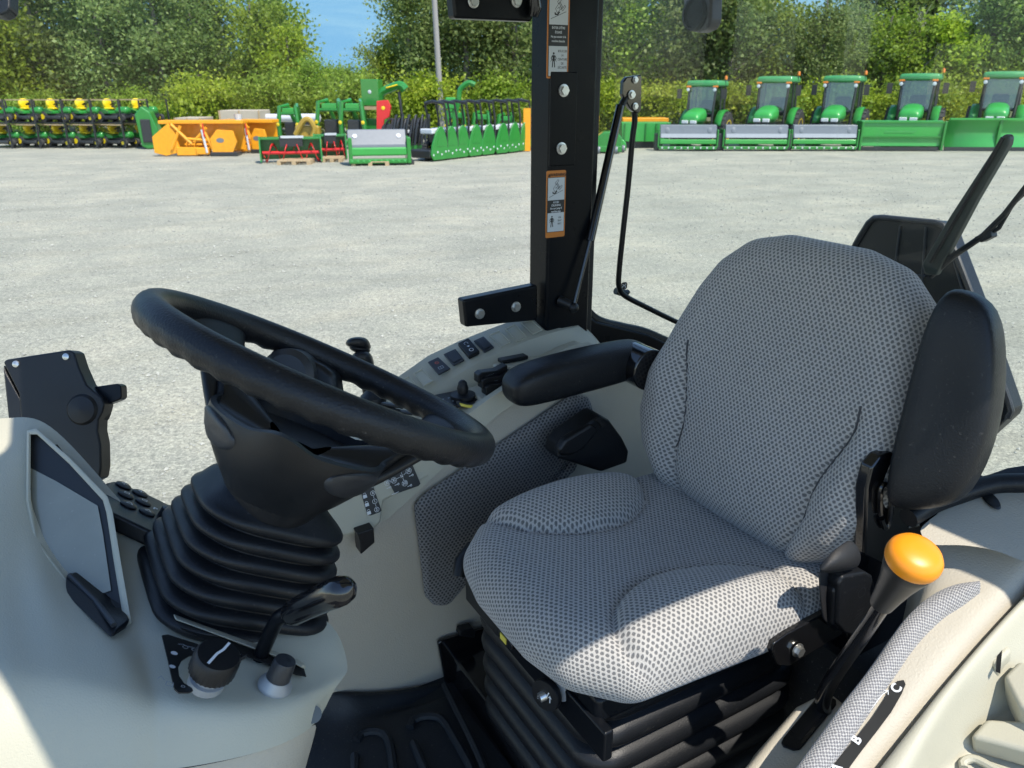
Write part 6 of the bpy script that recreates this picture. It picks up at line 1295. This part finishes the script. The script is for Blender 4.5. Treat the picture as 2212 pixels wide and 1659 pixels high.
def make_tree(H, W, nl, mat, seed, low=.08, dead=False, leaf=.13, name='tree'):
    r = np.random.default_rng(seed); t = thing(name, '', 'tree', (0, 0, 0), 0, None, local=True)
    m = MB(); tp = [np.array([math.sin(k * 1.3 + seed) * .12 * k / 5, math.cos(k * 1.7 + seed) * .12 * k / 5, H * .92 * k / 6]) for k in range(7)]
    m.tube(tp, [.19 * H / 8 * (1 - .13 * k) for k in range(7)], 8)
    tips = []
    for k in range(30 if H > 4 else 14):
        f = r.uniform(low, .95); b0 = tp[0] + (tp[-1] - tp[0]) * f; a = r.uniform(0, 2 * math.pi); L = W * .5 * r.uniform(.55, 1.05) * (math.sin(math.pi * min(1, (f + .25) / 1.28)) ** .6)
        e = b0 + np.array([math.cos(a) * L, math.sin(a) * L, L * r.uniform(.15, .7)]); mid_ = (b0 + e) / 2 + r.normal(0, .12, 3)
        m.tube([b0, mid_, e], [.045 * H / 8, .03 * H / 8, .012], 5); tips += [(mid_, .6), (e, 1.0), (b0 * .3 + e * .7 + r.normal(0, .3, 3), .8)]
        if dead:
            for _ in range(3): q = e + r.normal(0, .4, 3) + np.array([0, 0, .3]); m.tube([mid_, (mid_ + q) / 2 + r.normal(0, .1, 3), q], [.025, .018, .008], 4)
    m.build('trunk', 'dead_bark' if dead else 'bark', t)
    if nl:
        cs = np.array([p for p, s in tips]); sz = np.array([s for p, s in tips]); idx = r.integers(0, len(cs), nl)
        c = cs[idx] + r.normal(0, 1, (nl, 3)) * (W * .135 * sz[idx])[:, None] * np.array([1, 1, .8]); c[:, 2] = np.maximum(c[:, 2], .08)
        n = r.normal(0, 1, (nl, 3)) + np.array([0, -.2, .7]); n /= np.linalg.norm(n, axis=1)[:, None]
        x = np.cross(n, r.normal(0, 1, (nl, 3))); x /= np.linalg.norm(x, axis=1)[:, None]; y = np.cross(n, x); s = leaf * r.uniform(.55, 1.25, nl)[:, None]
        V = np.stack([c + x * s, c + y * s * .62, c - x * s, c - y * s * .62], 1).reshape(-1, 3)
        me = bpy.data.meshes.new('crown'); me.vertices.add(len(V)); me.vertices.foreach_set('co', V.astype(np.float32).ravel())
        me.loops.add(4 * nl); me.loops.foreach_set('vertex_index', np.arange(4 * nl, dtype=np.int32)); me.polygons.add(nl); me.polygons.foreach_set('loop_start', np.arange(nl, dtype=np.int32) * 4)
        me.update(); me.validate(); me.materials.append(MATS[mat]); o = bpy.data.objects.new('crown', me); COL.objects.link(o); o.parent = t
    return t
P_ = {'grey': make_tree(10, 5.2, 10000, 'leaf_grey_green', 1), 'grey2': make_tree(11, 5.6, 9500, 'leaf_grey_green', 5, .12), 'bright': make_tree(8, 4.6, 11000, 'leaf_bright', 2), 'dark': make_tree(9, 5.4, 9500, 'leaf_dark', 3, .03),
      'yellow': make_tree(6, 3.4, 8000, 'leaf_yellow', 4), 'bush': make_tree(2.6, 3.4, 5500, 'leaf_yellow', 6, .02, leaf=.10, name='bush'), 'bush2': make_tree(2.6, 3.6, 5500, 'leaf_bright', 8, .02, leaf=.10, name='bush'), 'dead': make_tree(6.5, 3.0, 700, 'leaf_grey_green', 9, .25, True)}
used_ = set(); kind_ = {'grey': 'grey green tree', 'grey2': 'tall silvery green tree', 'bright': 'bright green tree', 'dark': 'dark green tree', 'yellow': 'yellow green young tree', 'bush': 'yellow green bush', 'bush2': 'light green bush', 'dead': 'half bare tree with pale twisted branches'}
def land(px):
    for x, s in ((-120, 'beyond the left edge'), (20, 'at the left edge'), (90, 'over the second mower rack'), (170, 'over the third mower rack'), (240, 'over the fourth mower rack'), (300, 'over the fifth mower rack'), (350, 'over the right end of the mower racks'), (420, 'over the left end of the large orange blower'), (480, 'over the right end of the large orange blower'), (540, 'over the cream box body'), (600, 'over the smaller orange blower'), (650, 'over the left loader frame'), (705, 'left of the open sky'), (760, 'under the open patch of sky'), (830, 'above the green hopper'), (890, 'above the engine hoses'), (945, 'just left of the light pole'), (1000, 'just right of the light pole'), (1060, 'above the middle of the mower row'), (1130, 'left of the black pillar'), (1260, 'behind the black pillar'), (1340, 'just right of the black pillar'), (1400, 'behind the window latch handle'), (1460, 'above the yellow container'), (1530, 'behind the smallest tractor'), (1600, 'between the first and second tractor'), (1680, 'behind the second tractor'), (1750, 'between the second and third tractor'), (1820, 'behind the middle tractor'), (1890, 'between the third and fourth tractor'), (1970, 'behind the fourth tractor'), (2050, 'between the fourth and fifth tractor'), (2140, 'behind the rightmost tractor'), (2212, 'at the right edge')):
        if px <= x: return s
    return 'beyond the right edge'
def plant(kind, px, D, s=1.0, row='front'):
    p = CAMP + ray(px, 190) * (D / 1.0); loc = np.array([p[0], p[1], 0]); src = P_[kind]; lab = '%s in the %s row %s' % (kind_[kind], row, land(px))
    if lab in used_: lab = lab.replace(' in the', ', slimmer one,' if random.random() < .5 else ', fuller one,', 1).replace('one, ', 'one in the ')
    k = 2
    while lab in used_: lab = '%s, second of its kind in the %s row %s' % (kind_[kind], row, land(px)) if k == 2 else lab + ' side'; k += 1
    used_.add(lab); grp = 'bushes along the yard edge' if 'bush' in kind else 'trees along the yard edge'
    if src.name not in placed: placed.add(src.name); src.location = Vector(loc); src.rotation_euler = (0, 0, px * .7); src.scale = (s,) * 3; tag(src, lab, 'bush' if 'bush' in kind else 'tree', grp)
    else: dup(src, loc, px * .7, lab, grp, s)
placed = set()
for kind, px, s in (('grey2', -60, 1.0), ('dark', 70, 1.15), ('grey', 190, 1.15), ('grey2', 330, 1.05), ('dark', 450, 1.0), ('bright', 590, 1.0), ('bright', 880, .80), ('grey', 950, .95), ('grey2', 1060, 1.0), ('dark', 1180, 1.0), ('grey', 1300, 1.05), ('grey2', 1420, 1.0), ('dark', 1530, 1.1), ('grey', 1640, 1.15), ('bright', 1775, .6), ('grey2', 1870, 1.0), ('dark', 1990, 1.1), ('grey', 2110, 1.1), ('dark', 2230, 1.2), ('grey2', 2330, 1.0)):
    plant(kind, px, 47, s, 'back')
for kind, px, s in (('bright', -20, .9), ('grey', 95, .95), ('grey2', 235, .9), ('grey', 355, .9), ('dark', 430, .72), ('bright', 555, .86), ('yellow', 625, .85), ('bright', 670, .48), ('bright', 745, .44), ('bright', 815, .55), ('grey', 890, .80), ('grey2', 1010, .82), ('grey', 1110, .9), ('grey2', 1290, .85), ('bright', 1385, .85), ('grey', 1480, .9), ('dark', 1570, .9), ('bright', 1655, .85), ('grey2', 1765, .62), ('grey', 1830, .66), ('bright', 1900, .78), ('dead', 1955, .95), ('yellow', 2045, .95), ('dark', 2120, .9), ('bright', 2215, .9)):
    plant(kind, px, 39.5 + 1.5 * math.sin(px), s, 'front')
for i, px in enumerate(range(-60, 2300, 82)):
    if 1150 < px < 1230: continue
    k = 'bush2' if (px < 1200 and i % 3) or i % 4 == 1 else 'bush'
    plant(k, px + 14 * math.sin(i * 2.1), 35.3 + math.sin(i * 5) * .8, (.62 if px < 420 else .80) + .16 * math.sin(i * 3.3), 'low')
# distant wood closing the horizon
m = MB(); n_ = 9000; c = np.stack([rng.uniform(-75, 75, n_), rng.uniform(52, 62, n_), rng.uniform(0, 1, n_) ** .8], 1)
hh = 3.6 + 1.2 * np.sin(c[:, 0] * .35) + .8 * np.sin(c[:, 0] * .9 + 2); hh = np.where(np.abs(c[:, 0] + 11.5) < 5, np.minimum(hh, 3.2), hh + 1.5); c[:, 2] *= hh
nn_ = rng.normal(0, 1, (n_, 3)); nn_ /= np.linalg.norm(nn_, axis=1)[:, None]; xx = np.cross(nn_, rng.normal(0, 1, (n_, 3))); xx /= np.linalg.norm(xx, axis=1)[:, None]; yy = np.cross(nn_, xx)
V = np.stack([c + xx * .45, c + yy * .3, c - xx * .45, c - yy * .3], 1).reshape(-1, 3)
me = bpy.data.meshes.new('far_woods'); me.from_pydata(V.tolist(), [], [(4 * i, 4 * i + 1, 4 * i + 2, 4 * i + 3) for i in range(n_)]); me.materials.append(MATS['leaf_dark']); o = bpy.data.objects.new('far_woods', me); COL.objects.link(o); tag(o, 'distant green woods closing the horizon behind the tree rows', 'woods', kind='stuff')

# sky beyond the trees: a tall far backdrop, blue with a thin cloud streak
m_, ns, ls, b = new_mat('sky_blue'); ns.remove(b); em = ns.new('ShaderNodeEmission'); tcs = ns.new('ShaderNodeTexCoord'); mps = ns.new('ShaderNodeMapping'); mps.inputs['Scale'].default_value = (.012, .012, .09); ls.new(tcs.outputs['Object'], mps.inputs[0])
cl_ = ramp(ns, ls, noise(ns, ls, 1.0, 5, rough=.6, dist=.5, vec=mps.outputs[0]), [(.45, (.13, .29, .46)), (.62, (.19, .35, .48)), (.80, (.38, .47, .52))]); ls.new(cl_, em.inputs[0]); em.inputs[1].default_value = 1.0; ls.new(em.outputs[0], ns['Material Output'].inputs[0])
m = MB(); an_ = np.linspace(math.radians(20), math.radians(160), 30); m.grid([[np.array([math.cos(t) * 260, math.sin(t) * 260, -1.0]) for t in an_], [np.array([math.cos(t) * 260, math.sin(t) * 260, 60.0]) for t in an_]]); o = m.build('sky', 'sky_blue'); tag(o, kind='structure')
